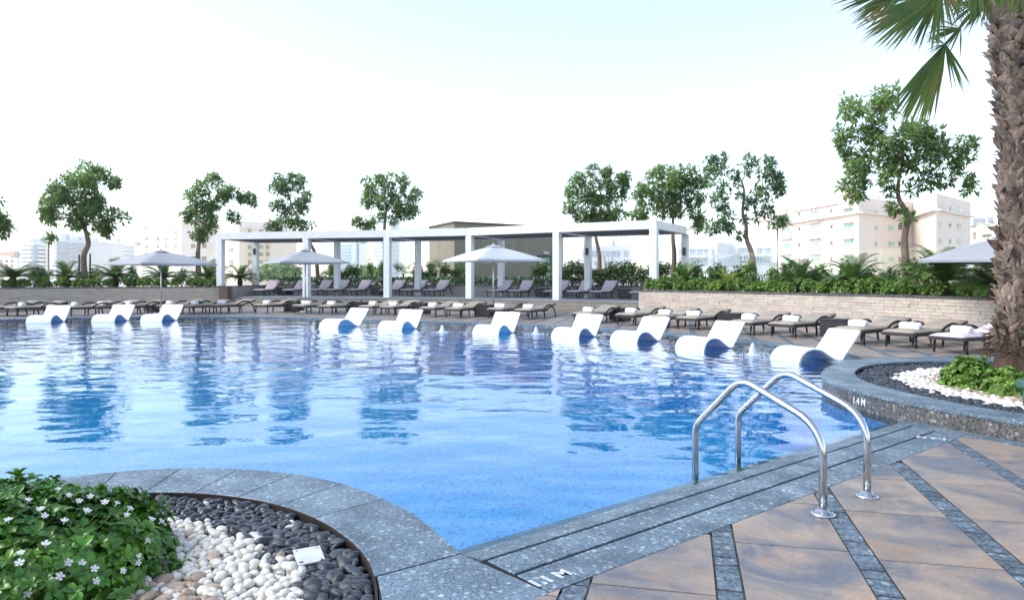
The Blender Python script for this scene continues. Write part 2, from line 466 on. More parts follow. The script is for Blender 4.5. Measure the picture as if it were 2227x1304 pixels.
CONC = M('olive_concrete', (0.30, 0.275, 0.205), (0.26, 0.24, 0.18), rough=0.85, scale=1.2, bump=0.003, stretch=(1, 1, 0.3))
CONCD = M('olive_trim', (0.11, 0.105, 0.085), (0.09, 0.085, 0.07), rough=0.8)
GDOOR = M('green_door', (0.28, 0.50, 0.33), (0.24, 0.44, 0.30), rough=0.5)
DARKM = M('dark_metal', (0.04, 0.045, 0.05), (0.06, 0.065, 0.07), rough=0.5)
STAKE = M('stake', (0.08, 0.055, 0.035), (0.05, 0.035, 0.025), rough=0.9)

def bmat(name, col, w=0.85):
    return M(name, col, tuple(x * 0.94 for x in col), rough=0.85, scale=0.25, detail=3, bump=0.0)
PINK = bmat('pink_render', (0.76, 0.58, 0.52))
PINKL = bmat('cream_render', (0.82, 0.73, 0.65))
CREAM = bmat('warm_cream', (0.90, 0.78, 0.62))
CREAML = bmat('pale_cream', (0.93, 0.87, 0.78))
WHITEB = bmat('white_block', (0.82, 0.84, 0.85))
GREYB = bmat('grey_block', (0.55, 0.60, 0.64))
BAND = bmat('balcony_band', (0.95, 0.95, 0.95))
GLASSG = M('green_glass', (0.22, 0.50, 0.38), (0.35, 0.62, 0.50), rough=0.12, scale=0.5, isl=0.2)
GLASSB = M('grey_glass', (0.38, 0.45, 0.50), (0.50, 0.56, 0.60), rough=0.1, scale=0.5, isl=0.2)
GLASSD = M('dark_glass', (0.16, 0.15, 0.15), (0.22, 0.2, 0.2), rough=0.15, scale=0.5)
GLASSW = M('warm_glass', (0.38, 0.32, 0.24), (0.3, 0.25, 0.18), rough=0.15, scale=0.5)
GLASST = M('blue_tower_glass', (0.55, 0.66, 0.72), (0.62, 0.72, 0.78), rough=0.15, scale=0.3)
RTILE = bmat('terracotta_roof', (0.75, 0.50, 0.40))
FARG = M('far_foliage', (0.22, 0.34, 0.14), (0.32, 0.42, 0.20), rough=0.8, scale=1.0, isl=0.25, trans=0.2)

def tile_mat(name, cols, cell, rough, warp, grout=None):
    """small square mosaic: one random colour per cell, thin pale joints"""
    m = bpy.data.materials.new(name)
    t, p = nodes(m); N = t.nodes.new; L = t.links.new
    tc = N('ShaderNodeTexCoord')
    wn = N('ShaderNodeTexNoise'); wn.inputs['Scale'].default_value = 2.6; wn.inputs['Detail'].default_value = 3
    L(tc.outputs['Object'], wn.inputs['Vector'])
    sb = N('ShaderNodeVectorMath'); sb.operation = 'SUBTRACT'; sb.inputs[1].default_value = (0.5, 0.5, 0.5)
    L(wn.outputs['Color'], sb.inputs[0])
    sc = N('ShaderNodeVectorMath'); sc.operation = 'SCALE'; sc.inputs['Scale'].default_value = warp
    L(sb.outputs[0], sc.inputs[0])
    ad = N('ShaderNodeVectorMath'); ad.operation = 'ADD'; L(tc.outputs['Object'], ad.inputs[0]); L(sc.outputs[0], ad.inputs[1])
    dv = N('ShaderNodeVectorMath'); dv.operation = 'SCALE'; dv.inputs['Scale'].default_value = 1.0 / cell
    L(ad.outputs[0], dv.inputs[0])
    fl = N('ShaderNodeVectorMath'); fl.operation = 'FLOOR'; L(dv.outputs[0], fl.inputs[0])
    w = N('ShaderNodeTexWhiteNoise'); w.noise_dimensions = '3D'; L(fl.outputs[0], w.inputs['Vector'])
    cr = N('ShaderNodeValToRGB'); cr.color_ramp.interpolation = 'CONSTANT'
    e = cr.color_ramp.elements
    e[0].position = 0; e[0].color = (*cols[0][1], 1)
    e[1].position = cols[1][0]; e[1].color = (*cols[1][1], 1)
    for pos, c in cols[2:]:
        k = e.new(pos); k.color = (*c, 1)
    L(w.outputs['Value'], cr.inputs[0])
    fr = N('ShaderNodeVectorMath'); fr.operation = 'FRACTION'; L(dv.outputs[0], fr.inputs[0])
    sp = N('ShaderNodeSeparateXYZ'); L(fr.outputs[0], sp.inputs[0])
    mn = N('ShaderNodeMath'); mn.operation = 'MINIMUM'; L(sp.outputs[0], mn.inputs[0]); L(sp.outputs[1], mn.inputs[1])
    lt = N('ShaderNodeMath'); lt.operation = 'LESS_THAN'; lt.inputs[1].default_value = 0.10; L(mn.outputs[0], lt.inputs[0])
    mx = N('ShaderNodeMixRGB'); mx.inputs[2].default_value = (*(grout or (0.10, 0.28, 0.55)), 1)
    L(lt.outputs[0], mx.inputs[0]); L(cr.outputs[0], mx.inputs[1]); L(mx.outputs[0], p.inputs['Base Color'])
    p.inputs['Roughness'].default_value = rough
    return m
TILEB = tile_mat('pool_mosaic', [(0, (0.05, 0.55, 0.92)), (0.45, (0.03, 0.45, 0.86)), (0.74, (0.010, 0.26, 0.66)), (0.9, (0.10, 0.64, 0.93))], 0.040, 0.4, 0.05, (0.03, 0.36, 0.78))
TILEL = tile_mat('ledge_mosaic', [(0, (0.07, 0.25, 0.72)), (0.35, (0.05, 0.19, 0.62)), (0.6, (0.12, 0.32, 0.78)), (0.85, (0.03, 0.12, 0.50))], 0.034, 0.4, 0.03, (0.2, 0.27, 0.62))

def water_mat():
    m = bpy.data.materials.new('pool_water')
    t, p = nodes(m); N = t.nodes.new; L = t.links.new
    t.nodes.remove(p)
    geo = N('ShaderNodeNewGeometry')
    def nz(scale, stretch, det, rot=0.0, dist=0.0):
        mp = N('ShaderNodeMapping'); mp.inputs['Scale'].default_value = stretch; mp.inputs['Rotation'].default_value = (0, 0, rot)
        L(geo.outputs['Position'], mp.inputs['Vector'])
        n = N('ShaderNodeTexNoise'); n.inputs['Scale'].default_value = scale; n.inputs['Detail'].default_value = det; n.inputs['Distortion'].default_value = dist
        L(mp.outputs[0], n.inputs['Vector']); return n.outputs['Fac']
    big = nz(1.0, (0.9, 1.1, 1), 2, 0.15, 0.4)
    mid = nz(3.4, (0.75, 1.25, 1), 3, -0.2, 0.6)
    fine = nz(11, (0.8, 1.2, 1), 2, 0.3)
    def mul(a, k):
        x = N('ShaderNodeMath'); x.operation = 'MULTIPLY'; L(a, x.inputs[0])
        if isinstance(k, float): x.inputs[1].default_value = k
        else: L(k, x.inputs[1])
        return x.outputs[0]
    def add(a, b):
        x = N('ShaderNodeMath'); x.operation = 'ADD'; L(a, x.inputs[0]); L(b, x.inputs[1]); return x.outputs[0]
    # livelier water near the bubbling jets, calm near the near edge
    sp = N('ShaderNodeSeparateXYZ'); L(geo.outputs['Position'], sp.inputs[0])
    live = N('ShaderNodeMapRange'); live.inputs[1].default_value = 4.5; live.inputs[2].default_value = 11.0; live.inputs[3].default_value = WAVE_NEAR; live.inputs[4].default_value = 1.0
    L(sp.outputs[1], live.inputs[0])
    h = add(mul(big, 0.030), add(mul(mid, 0.0056), mul(fine, 0.0008)))
    # rings around the three jets
    for (jx, jy) in JETS:
        d = N('ShaderNodeVectorMath'); d.operation = 'DISTANCE'; L(geo.outputs['Position'], d.inputs[0]); d.inputs[1].default_value = (jx, jy, WZ)
        s = N('ShaderNodeMath'); s.operation = 'SINE'; L(mul(d.outputs['Value'], 14.0), s.inputs[0])
        f = N('ShaderNodeMapRange'); f.inputs[1].default_value = 0.1; f.inputs[2].default_value = 5.0; f.inputs[3].default_value = 0.0045; f.inputs[4].default_value = 0.0
        L(d.outputs['Value'], f.inputs[0])
        h = add(h, mul(s.outputs[0], f.outputs[0]))
    h = mul(h, live.outputs[0])
    bp = N('ShaderNodeBump'); bp.inputs['Distance'].default_value = 1.0; bp.inputs['Strength'].default_value = 1.0
    L(h, bp.inputs['Height'])
    fr = N('ShaderNodeFresnel'); fr.inputs['IOR'].default_value = 1.48; L(bp.outputs[0], fr.inputs['Normal'])
    tr = N('ShaderNodeBsdfTransparent'); tr.inputs['Color'].default_value = (0.52, 0.97, 1.0, 1)
    gl = N('ShaderNodeBsdfGlossy'); gl.inputs['Roughness'].default_value = 0.015; gl.inputs['Color'].default_value = (1, 1, 1, 1)
    L(bp.outputs[0], gl.inputs['Normal'])
    mx = N('ShaderNodeMixShader'); L(fr.outputs[0], mx.inputs[0]); L(tr.outputs[0], mx.inputs[1]); L(gl.outputs[0], mx.inputs[2])
    L(mx.outputs[0], t.nodes['Material Output'].inputs['Surface'])
    return m
WZ = -0.03
WAVE_NEAR = 0.28
JETS = [(gp(962, 722, WZ).x, gp(962, 722, WZ).y), (gp(1166, 726, WZ).x, gp(1166, 726, WZ).y), (gp(1637, 771, WZ).x, gp(1637, 771, WZ).y)]
WATER = water_mat()
# ------------------------------------------------------------------ the plan of the place
V = Vector
far_edge = [V((5.2, 10.9, 0)), V((5.36, 12.1, 0)), V((5.55, 13.6, 0)), V((5.45, 14.9, 0)), V((5.05, 16.1, 0)), V((3.86, 17.9, 0)), V((2.37, 19.85, 0)),
            V((0.2, 21.4, 0)), V((-2.5, 22.8, 0)), V((-5.6, 24.3, 0)), V((-8.66, 25.6, 0)), V((-12.1, 26.0, 0)), V((-15.2, 25.2, 0)), V((-18.0, 23.6, 0)), V((-22, 20, 0)), V((-24.5, 14, 0)), V((-22, 8, 0))]
far_edge = catmull(far_edge, 6)
outer_l = [(-4.75, 3.0), (-4.45, 3.8), (-4.0, 4.45), (-3.65, 4.78), (-3.249, 4.986), (-2.855, 5.188), (-2.439, 5.288), (-2.006, 5.263), (-1.566, 5.139), (-1.16, 4.891), (-0.8137, 4.55), (-0.5826, 4.257), (-0.43, 3.98), (-0.2563, 3.652)]
inner_l = [(-4.2, 2.6), (-4.0, 3.3), (-3.6, 4.0), (-3.15, 4.42), (-2.709, 4.637), (-2.344, 4.697), (-2.019, 4.677), (-1.661, 4.56), (-1.357, 4.377), (-1.072, 4.113), (-0.8427, 3.805), (-0.72, 3.58), (-0.6421, 3.367), (-0.585, 3.12), (-0.57, 2.85), (-0.62, 2.3)]
outer_l = catmull(outer_l, 5); inner_l = catmull(inner_l, 5)
vdir = V((0.772, 0.6356, 0)); wdir = V((0.6356, -0.772, 0))       # along the near coping, and away from the water
O0 = V((-0.305, 3.70, 0))
def cp(t, w, z=0.0):
    q = O0 + vdir * t + wdir * w
    return V((q.x, q.y, z))
KZ = 0.18
outer_r = [(5.2, 1.0), (4.95, 4.2), (4.62, 5.4), (4.34, 6.08), (4.175, 6.419), (4.006, 6.773), (3.852, 7.236), (3.74, 7.9), (3.74, 8.42), (3.888, 9.02), (4.276, 9.76), (4.958, 10.55), (5.67, 10.95), (6.69, 11.13), (7.8, 11.0), (9.2, 10.3)]
inner_r = [(5.75, 1.2), (5.4, 4.3), (5.0, 5.6), (4.62, 6.42), (4.42, 6.77), (4.29, 7.236), (4.19, 7.736), (4.15, 8.25), (4.235, 8.77), (4.52, 9.44), (5.02, 10.07), (5.79, 10.48), (6.4, 10.52), (7.6, 10.4), (8.8, 9.8)]
outer_r = catmull(outer_r, 5); inner_r = catmull(inner_r, 5)
kerb_seg = [p for p in outer_r if 6.98 < p.y and not (p.x > 5.3)]
pool_poly = [cp(0.0, 0.0)] + [cp(5.25, 0.0)] + kerb_seg + far_edge + [V((-15, 4.6, 0)), V((-8, 3.4, 0))] + outer_l

# ------------------------------------------------------------------ ground, deck base with the pool cut out
g = MB(); g.box((0, 900, -14.5), (6000, 4200, 1.0)); tag(g.build('city_ground', bmat('dusty_ground', (0.55, 0.50, 0.43))), kind='structure')

def band_poly(a, b):
    return a + list(reversed(b))
far_mid = offset_line(far_edge, -0.22)
hole = [cp(0.05, 0.70), cp(5.35, 0.70)] + [p for p in offset_line(outer_r, -0.06) if 6.75 < p.y and not (p.x > 5.45)] + far_mid[2:] + [V((-15, 4.2, 0)), V((-8.3, 3.0, 0)), V((-4.9, 2.0, 0)), V((-4.9, 1.0, 0)), V((0.05, 1.0, 0))]
outer = [V((-45, -8, 0)), V((45, -8, 0)), V((45, 62, 0)), V((-45, 62, 0))]
ring = [outer, hole]
flat = outer + hole
tri = tessellate_polygon(ring)
g = MB()
fs = []
for a, b, c in tri:
    pa, pb, pc = flat[a], flat[b], flat[c]
    cr = (pb.x - pa.x) * (pc.y - pa.y) - (pb.y - pa.y) * (pc.x - pa.x)
    if abs(cr) < 1e-9: continue
    fs.append((a, b, c) if cr > 0 else (a, c, b))
g.add([(p.x, p.y, -0.007) for p in flat], fs)
deck = tag(g.build('pool_deck', GROUT), kind='structure')
g = MB()
n = len(outer)
for i in range(n):
    a, b = outer[i], outer[(i + 1) % n]
    g.add([(a.x, a.y, -14.0), (b.x, b.y, -14.0), (b.x, b.y, -0.007), (a.x, a.y, -0.007)], [(0, 1, 2, 3)])
g.build('podium_side', RENDERW, deck)

# pool basin: mosaic walls, a shallow ledge along the far edge and a deep floor
basin = thing('pool_basin', None, None); basin['kind'] = 'structure'
big = [cp(-0.2, -0.155), cp(5.4, -0.155)] + offset_line(kerb_seg, 0.004) + offset_line(far_edge, -0.02) + [V((-15, 4.6, 0)), V((-8, 3.4, 0))] + offset_line(outer_l, -0.02)
g = MB(); nn = len(big)
for i in range(nn):
    a, b = big[i], big[(i + 1) % nn]
    g.add([(a.x, a.y, -1.25), (b.x, b.y, -1.25), (b.x, b.y, -0.085), (a.x, a.y, -0.085)], [(0, 1, 2, 3)])
g.build('pool_wall', TILEB, basin)
g = MB(); g.box((-10, 14, -1.3), (36, 30, 0.1)); g.build('pool_floor', TILEB, basin)
led_in = [p + (q - p) * min(0.68, 0.30 + i * 0.02) for i, (p, q) in enumerate(zip(far_edge, offset_line(far_edge, 3.6)))]
led_in = [p for i, p in enumerate(led_in) if i % 2 == 0]
gr = MB(); g = MB(); le = [p for i, p in enumerate(offset_line(far_edge, -0.05)) if i % 2 == 0]
for i in range(len(le) - 1):
    a, b, c, d = le[i], le[i + 1], led_in[i + 1], led_in[i]
    g.add([(a.x, a.y, -0.30), (b.x, b.y, -0.30), (c.x, c.y, -0.30), (d.x, d.y, -0.30)], [(0, 1, 2, 3)])
    gr.add([(d.x, d.y, -0.30), (c.x, c.y, -0.30), (c.x, c.y, -1.24), (d.x, d.y, -1.24)], [(0, 1, 2, 3)])
a, b = led_in[0], le[0]
gr.add([(a.x, a.y, -1.24), (b.x, b.y, -1.24), (b.x, b.y, -0.30), (a.x, a.y, -0.30)], [(0, 1, 2, 3)])
gr.build('ledge_riser', TILEB, basin)
g.build('shallow_ledge', TILEL, basin)

# water: a sheet that follows the pool, lightly uneven
ys = [2.9]
while ys[-1] < 27: ys.append(ys[-1] + 0.02 + 0.012 * (ys[-1] - 2))
g = MB(); idx = {}
poly_w = [p for p in pool_poly]
def wy(x, y):
    return WZ + 0.0065 * noise.noise(V((x * 1.1, y * 1.4, 3.1))) + 0.004 * noise.noise(V((x * 3.3, y * 4.3, 7.7)))
cx_ = V((-8, 14, 0))
vs = []; fcs = []
prev = None
for j, y in enumerate(ys):
    dx = 0.03 + 0.010 * (y - 2)
    pass
xs = []
x = -26.0
while x < 6.4:
    xs.append(x)
    x += 0.05 if -1.5 < x < 4.6 else 0.22
cells = {}
for j, y in enumerate(ys):
    row = []
    for i, x in enumerate(xs):
        row.append(inside(x, y, poly_w))
    cells[j] = row
vid = {}
def getv(i, j):
    k = (i, j)
    if k not in vid:
        vid[k] = len(vs); vs.append((xs[i], ys[j], wy(xs[i], ys[j])))
    return vid[k]
def near_in(i, j):
    for dj in (-3, -1, 0, 1, 3):
        r = cells.get(j + dj)
        if r is None: continue
        for di in (-4, -2, -1, 0, 1, 2, 4):
            if 0 <= i + di < len(xs) and r[i + di]: return True
    return False
ok = [[near_in(i, j) for i in range(len(xs))] for j in range(len(ys))]
for j in range(len(ys) - 1):
    for i in range(len(xs) - 1):
        if ok[j][i] and ok[j + 1][i + 1] and ok[j][i + 1] and ok[j + 1][i]:
            fcs.append((getv(i, j), getv(i + 1, j), getv(i + 1, j + 1), getv(i, j + 1)))
g.add(vs, fcs)
water = tag(g.build('pool_water', WATER, smooth=True), kind='structure')

# ------------------------------------------------------------------ near coping: three rows of granite with two drain slots
coping = thing('pool_coping', None, None); coping['kind'] = 'structure'
g = MB(); g.prism([cp(-0.05, 0.20, 0), cp(5.95, 0.20, 0), cp(5.95, 0.72, 0), cp(-0.05, 0.72, 0)], -0.30, -0.007); g.build('joint_slot_shade_bed', SLOT, coping)  # near-black bed: dark grout in joints; in the slots, grime and shade painted in
_boxcache = {}
def tile_part(name, poly, z0, z1, mat, parent, ch=0.003):
    g = MB(); g.prism(poly, z0, z1, ch=ch); return g.build(name, mat, parent)
t = 0.03
rj = random.Random(3)
while t < 5.9:      # inner row, sloping into the water
    L = 0.66
    g = MB(); e = 0.002
    k = []
    for (w, zt) in ((-0.16, -0.085), (0.0, -0.034), (0.09, -0.016), (0.198, -0.001), (0.203, -0.004)):
        k.append((w, zt))
    vs2 = []
    for (w, zt) in k:
        for tt in (t + e, t + L - e):
            q = cp(tt, w); vs2.append((q.x, q.y, zt))
    for tt in (t + e, t + L - e): q = cp(tt, 0.203); vs2.append((q.x, q.y, -0.30))
    for tt in (t + e, t + L - e): q = cp(tt, -0.16); vs2.append((q.x, q.y, -0.30))
    m_ = 7
    f2 = [(2 * i, 2 * i + 1, 2 * i + 3, 2 * i + 2) for i in range(6)] + [(12, 13, 1, 0), (0, 2, 4, 6, 8, 10, 12), (13, 11, 9, 7, 5, 3, 1)]
    g.add(vs2, [tuple(reversed(f)) for f in f2])
    g.build('granite_tile', GRAN, coping)
    t += L
t = 0.05; i = 0
while t < 5.85:     # middle row
    L = 0.44 if i % 3 else 0.22
    tile_part('granite_tile', [cp(t + .0045, .226), cp(t + L - .0045, .226), cp(t + L - .0045, .429), cp(t + .0045, .429)], -0.28, 0.0, GRAN, coping)
    t += L; i += 1
t = 0.05
while t < 5.8:      # outer row
    L = 0.222
    tile_part('granite_tile', [cp(t + .0045, .452), cp(t + L - .0045, .452), cp(t + L - .0045, .685), cp(t + .0045, .685)], -0.28, 0.0, GRAN, coping)
    t += L
g = MB(); g.prism([gp(821, 1252), gp(1003, 1203), cp(0.045, 0.69), gp(1118, 1318), gp(1150, 1420), gp(820, 1420), gp(832, 1304)], -0.25, -0.001, ch=0.003); g.build('granite_slab', GRAN, coping)

def text(s, size, M4, parent, mat=PAINT, name='depth_marking', ext=0.0012):
    cu = bpy.data.curves.new('lettering', 'FONT')
    cu.body = s; cu.size = size; cu.extrude = ext; cu.align_x = 'CENTER'; cu.align_y = 'CENTER'; cu.offset = 0.006 * size / 0.15
    o = bpy.data.objects.new('tmp_text', cu); C.objects.link(o)
    dg = bpy.context.evaluated_depsgraph_get()
    me = bpy.data.meshes.new_from_object(o.evaluated_get(dg))
    bpy.data.objects.remove(o)
    me.transform(M4); me.materials.clear(); me.materials.append(mat)
    return link(name, me, parent)
a = gp(1197, 1257)
ang = math.atan2(0.6356, 0.772)
text('1.1 M', 0.105, Matrix.Translation((a.x, a.y, 0.0015)) @ Matrix.Rotation(ang, 4, 'Z'), coping)
a = gp(2027, 952)
text('1.4 M', 0.105, Matrix.Translation((a.x, a.y, 0.0015)) @ Matrix.Rotation(ang + PI / 2 + 0.3, 4, 'Z'), coping)

# far coping: a granite band round the far edge, cut into slabs
fc = thing('far_coping', None, None); fc['kind'] = 'structure'
fa = resample(far_edge, 0.62); fb = offset_line(fa, -0.46)
g = MB(); na = 0
for i in range(len(fa) - 1):
    a, b, c, d = fa[i], fa[i + 1], fb[i + 1], fb[i]
    tt = (b - a).normalized() * 0.006
    q = [a + tt, b - tt, c - tt, d + tt]
    if a.x > -19 and a.y < 30:
        tile_part('coping_slab', q, -0.25, 0.006, GRAN, fc, 0)
    else:
        g.prism(q, -0.25, 0.006); na += 1
if na: tag(g.build('far_slabs', GRAN, fc), kind='stuff')

# ------------------------------------------------------------------ near planter: flush granite kerb slabs round a pebble bed
pl = thing('pebble_planter', 'semicircular bed of black and white pebbles inside a flush granite kerb, with a flowering bush', 'planter', (-2.3, 3.1, 0))
def by_angle(line, c, ang):
    best = None
    for i in range(len(line) - 1):
        a0 = math.atan2(line[i].y - c.y, line[i].x - c.x); a1 = math.atan2(line[i + 1].y - c.y, line[i + 1].x - c.x)
        if (a0 - ang) * (a1 - ang) <= 0 and abs(a0 - a1) < 1:
            return line[i].lerp(line[i + 1], 0 if abs(a1 - a0) < 1e-9 else (ang - a0) / (a1 - a0))
    return line[0] if abs(ang) > 1.5 else line[-1]
cc = V((-2.3, 3.0, 0))
def slab_ring(lo, li, c, joints, z0, z1, parent, mat, name='kerb_slab', ch=0.003, gap=0.003):
    for k in range(len(joints) - 1):
        a0, a1 = joints[k], joints[k + 1]
        last = k == len(joints) - 2
        n = 6
        e = gap / 2.0
        oo = [by_angle(lo, c, a0 + (a1 - a0) * j / n) for j in range(n + 1)]
        ii = [by_angle(li, c, a0 + ((a1 if not last else R(12.6)) - a0) * j / n) for j in range(n + 1)]
        to = (oo[1] - oo[0]).normalized() * e; oo[0] = oo[0] + to; ii[0] = ii[0] + to
        to = (oo[-2] - oo[-1]).normalized() * e; oo[-1] = oo[-1] + to; ii[-1] = ii[-1] + to
        vs = []; fs = []
        for (p, q) in zip(oo, ii):
            d = (q - p).normalized() * ch
            vs += [(p.x, p.y, z0), (p.x, p.y, z1 - ch), (p.x + d.x, p.y + d.y, z1), (q.x - d.x, q.y - d.y, z1), (q.x, q.y, z1 - ch), (q.x, q.y, z0)]
        for j in range(n):
            for r in range(5):
                fs.append((j * 6 + r, j * 6 + r + 1, j * 6 + 6 + r + 1, j * 6 + 6 + r))
        fs.append(tuple(range(5, -1, -1))); fs.append(tuple(n * 6 + r for r in range(6)))
        g = MB(); g.add(vs, fs)
        bm = bmesh.new()
        o = g.build(name, mat, parent)
        bm.from_mesh(o.data); bmesh.ops.recalc_face_normals(bm, faces=bm.faces); bm.to_mesh(o.data); bm.free()
ja = [math.atan2(y - cc.y, x - cc.x) for (x, y) in [(p[0], p[1]) for p in ((-4.6, 3.2), (-4.3, 4.0), (-3.75, 4.7), gp(97, 1042), gp(255, 1025), gp(394, 1017), gp(519, 1019), gp(638, 1029), gp(743.5, 1050.5), gp(834.5, 1084), gp(1001, 1202))]]
slab_ring(outer_l, inner_l, cc, ja, -0.35, 0.0, pl, GRAN, gap=0.009)
g = MB(); g.prism(offset_line(outer_l, -0.01) + list(reversed(offset_line(inner_l, 0.006))), -0.36, -0.007); g.build('joint_bed', SLOT, pl)
g = MB(); g.prism([p for p in inner_l] + [V((-4.0, 2.0, 0))], -0.3, -0.085); g.build('soil', SOIL, pl)
g = MB()
il = [p for p in inner_l]
il2 = offset_line(il, -0.010)
for i in range(len(il) - 1):
    a, b, c, d = il[i], il[i + 1], il2[i + 1], il2[i]
    g.add([(a.x, a.y, -0.1), (b.x, b.y, -0.1), (b.x, b.y, -0.004), (a.x, a.y, -0.004), (c.x, c.y, -0.1), (d.x, d.y, -0.1), (c.x, c.y, -0.004), (d.x, d.y, -0.004)], [(0, 1, 2, 3), (4, 5, 7, 6), (3, 2, 6, 7)])
g.build('steel_edging', M('rusty_edging', (0.035, 0.022, 0.02), (0.02, 0.014, 0.014), rough=0.7, metal=0.3), pl)

def pebble_mesh(name, seed, mat, sub=2, flat=0.62, ln=1.35):
    bm = bmesh.new(); bmesh.ops.create_icosphere(bm, subdivisions=sub, radius=0.5)
    r = random.Random(seed); ox = V((r.uniform(0, 50), r.uniform(0, 50), 0))
    for v in bm.verts:
        n = 1 + 0.22 * noise.noise(v.co * 1.4 + ox)
        v.co = V((v.co.x * ln * n, v.co.y * n, v.co.z * flat * n))
    me = bpy.data.meshes.new(name); bm.to_mesh(me); bm.free()
    me.polygons.foreach_set('use_smooth', [True] * len(me.polygons)); me.materials.append(mat)
    return me
BPM3 = [pebble_mesh('black_pebble', 10 + i, BLACKP, 3, 0.6, 1.2 + 0.12 * i) for i in range(5)]
WPM3 = [pebble_mesh('white_pebble', 20 + i, WHITEP, 3, 0.72, 1.05 + 0.10 * i) for i in range(5)]
BPM = [pebble_mesh('black_pebble', 10 + i, BLACKP, 2, 0.6, 1.2 + 0.12 * i) for i in range(5)]
WPM = [pebble_mesh('white_pebble', 20 + i, WHITEP, 2, 0.72, 1.05 + 0.10 * i) for i in range(5)]
RPM = [pebble_mesh('brown_pebble', 30 + i, BROWNP, 2, 0.55, 1.2 + 0.15 * i) for i in range(3)]

def scatter_bed(parent, region, colour_of, size_of, step, z0, layers, seed, cam_d, limit=290):
    """pebbles laid close together; the largest in view are parts, the rest one joined part"""
    r = random.Random(seed)
    xs = [p.x for p in region]; ys = [p.y for p in region]
    pts = []
    for L in range(layers):
        y = min(ys); row = 0
        while y < max(ys):
            x = min(xs) + (step / 2 if row % 2 else 0)
            while x < max(xs):
                px, py = x + r.uniform(-.32, .32) * step, y + r.uniform(-.32, .32) * step
                if inside(px, py, region):
                    k = colour_of(px, py, r)
                    if k: pts.append((math.hypot(px, py), px, py, L, k))
                x += step
            y += step * 0.84; row += 1
    pts.sort(key=lambda p: (-p[3], p[0]) if False else p[0])
    cnt = {'black_pebble': 0, 'white_pebble': 0, 'brown_pebble': 0}
    rest = {'black_pebble': MB(), 'white_pebble': MB(), 'brown_pebble': MB()}
    pool = {'black_pebble': BPM, 'white_pebble': WPM, 'brown_pebble': RPM}
    ploc = parent.location
    for d, x, y, L, k in pts:
        s = size_of(k, r)
        ms = r.choice(pool[k])
        Mx = Matrix.Translation((x, y, z0 + L * step * 0.34 + r.uniform(-.006, .006))) @ Matrix.Rotation(r.uniform(0, 2 * PI), 4, 'Z') @ Matrix.Rotation(r.gauss(0, 0.38), 4, 'X') @ Matrix.Rotation(r.gauss(0, 0.3), 4, 'Y') @ Matrix.Diagonal((s, s * r.uniform(.8, 1.1), s * r.uniform(.85, 1.2), 1))
        u = (x * F / y + CX) if y > 0.2 else 9999
        vis = L == layers - 1 and -20 < u < 2247 and F * EYE / y + HY < 1330
        if vis and cnt[k] < limit:
            o = link(k, {'black_pebble': BPM3, 'white_pebble': WPM3}.get(k, [ms])[pool[k].index(ms) if k != 'brown_pebble' else 0], parent); cnt[k] += 1
            o.matrix_local = Matrix.Translation(-ploc) @ Mx
        else:
            rest[k].add([Mx @ v.co for v in ms.vertices], [tuple(p.vertices) for p in ms.polygons])
    for k, g in rest.items():
        if g.v: tag(g.build(k + 's', {'black_pebble': BLACKP, 'white_pebble': WHITEP, 'brown_pebble': BROWNP}[k], parent, smooth=True), kind='stuff')

wb = [gp(330, 1115), gp(440, 1115), gp(520, 1150), gp(560, 1150), gp(590, 1195), gp(640, 1205), gp(665, 1250), gp(655, 1320), gp(640, 1400), gp(200, 1400), gp(200, 1115)]
bb = [gp(375, 1225), gp(430, 1240), gp(480, 1275), gp(470, 1320), gp(340, 1420), gp(200, 1420), gp(200, 1200)]
def col_near(x, y, r):
    xx, yy = x + r.gauss(0, .025), y + r.gauss(0, .03)
    if inside(xx, yy, bb) and r.random() < 0.55: return 'brown_pebble'
    if inside(xx, yy, wb): return 'white_pebble' if r.random() > 0.015 else 'brown_pebble'
    return 'black_pebble' if r.random() > 0.012 else 'white_pebble'
reg = [p for p in offset_line(inner_l, -0.035)] + [V((-1.0, 2.3, 0))]
reg_near = [p for p in reg if p.y > 2.75] + [V((-0.62, 2.75, 0)), V((-3.2, 2.75, 0)), V((-3.3, 3.6, 0))]
scatter_bed(pl, reg_near, col_near, lambda k, r: r.uniform(.046, .078) if k == 'black_pebble' else (r.uniform(.038, .060) if k == 'white_pebble' else r.uniform(.05, .085)), 0.058, -0.072, 3, 5, None)

g = MB(); a = gp(672, 1207)
Mx = Matrix.Translation((a.x, a.y, 0.0)) @ Matrix.Rotation(R(28), 4, 'Z') @ Matrix.Rotation(R(14), 4, 'X')
g.box(None, (0.135, 0.13, 0.008), M=Mx)
pt = thing('marker_plate', 'small square pale plate lying tilted on the black pebbles', 'plate', (a.x, a.y, 0.0))
g.build('plate', PLATE, pt)
g = MB()
for sx, sy in ((-1, -1), (1, -1), (1, 1), (-1, 1)):
    q = Mx @ V((sx * .052, sy * .05, 0.0045)); g.lathe([(0.004, 0), (0.004, 0.0012)], 8, q)
g.build('screw_hole', DARKM, pt)

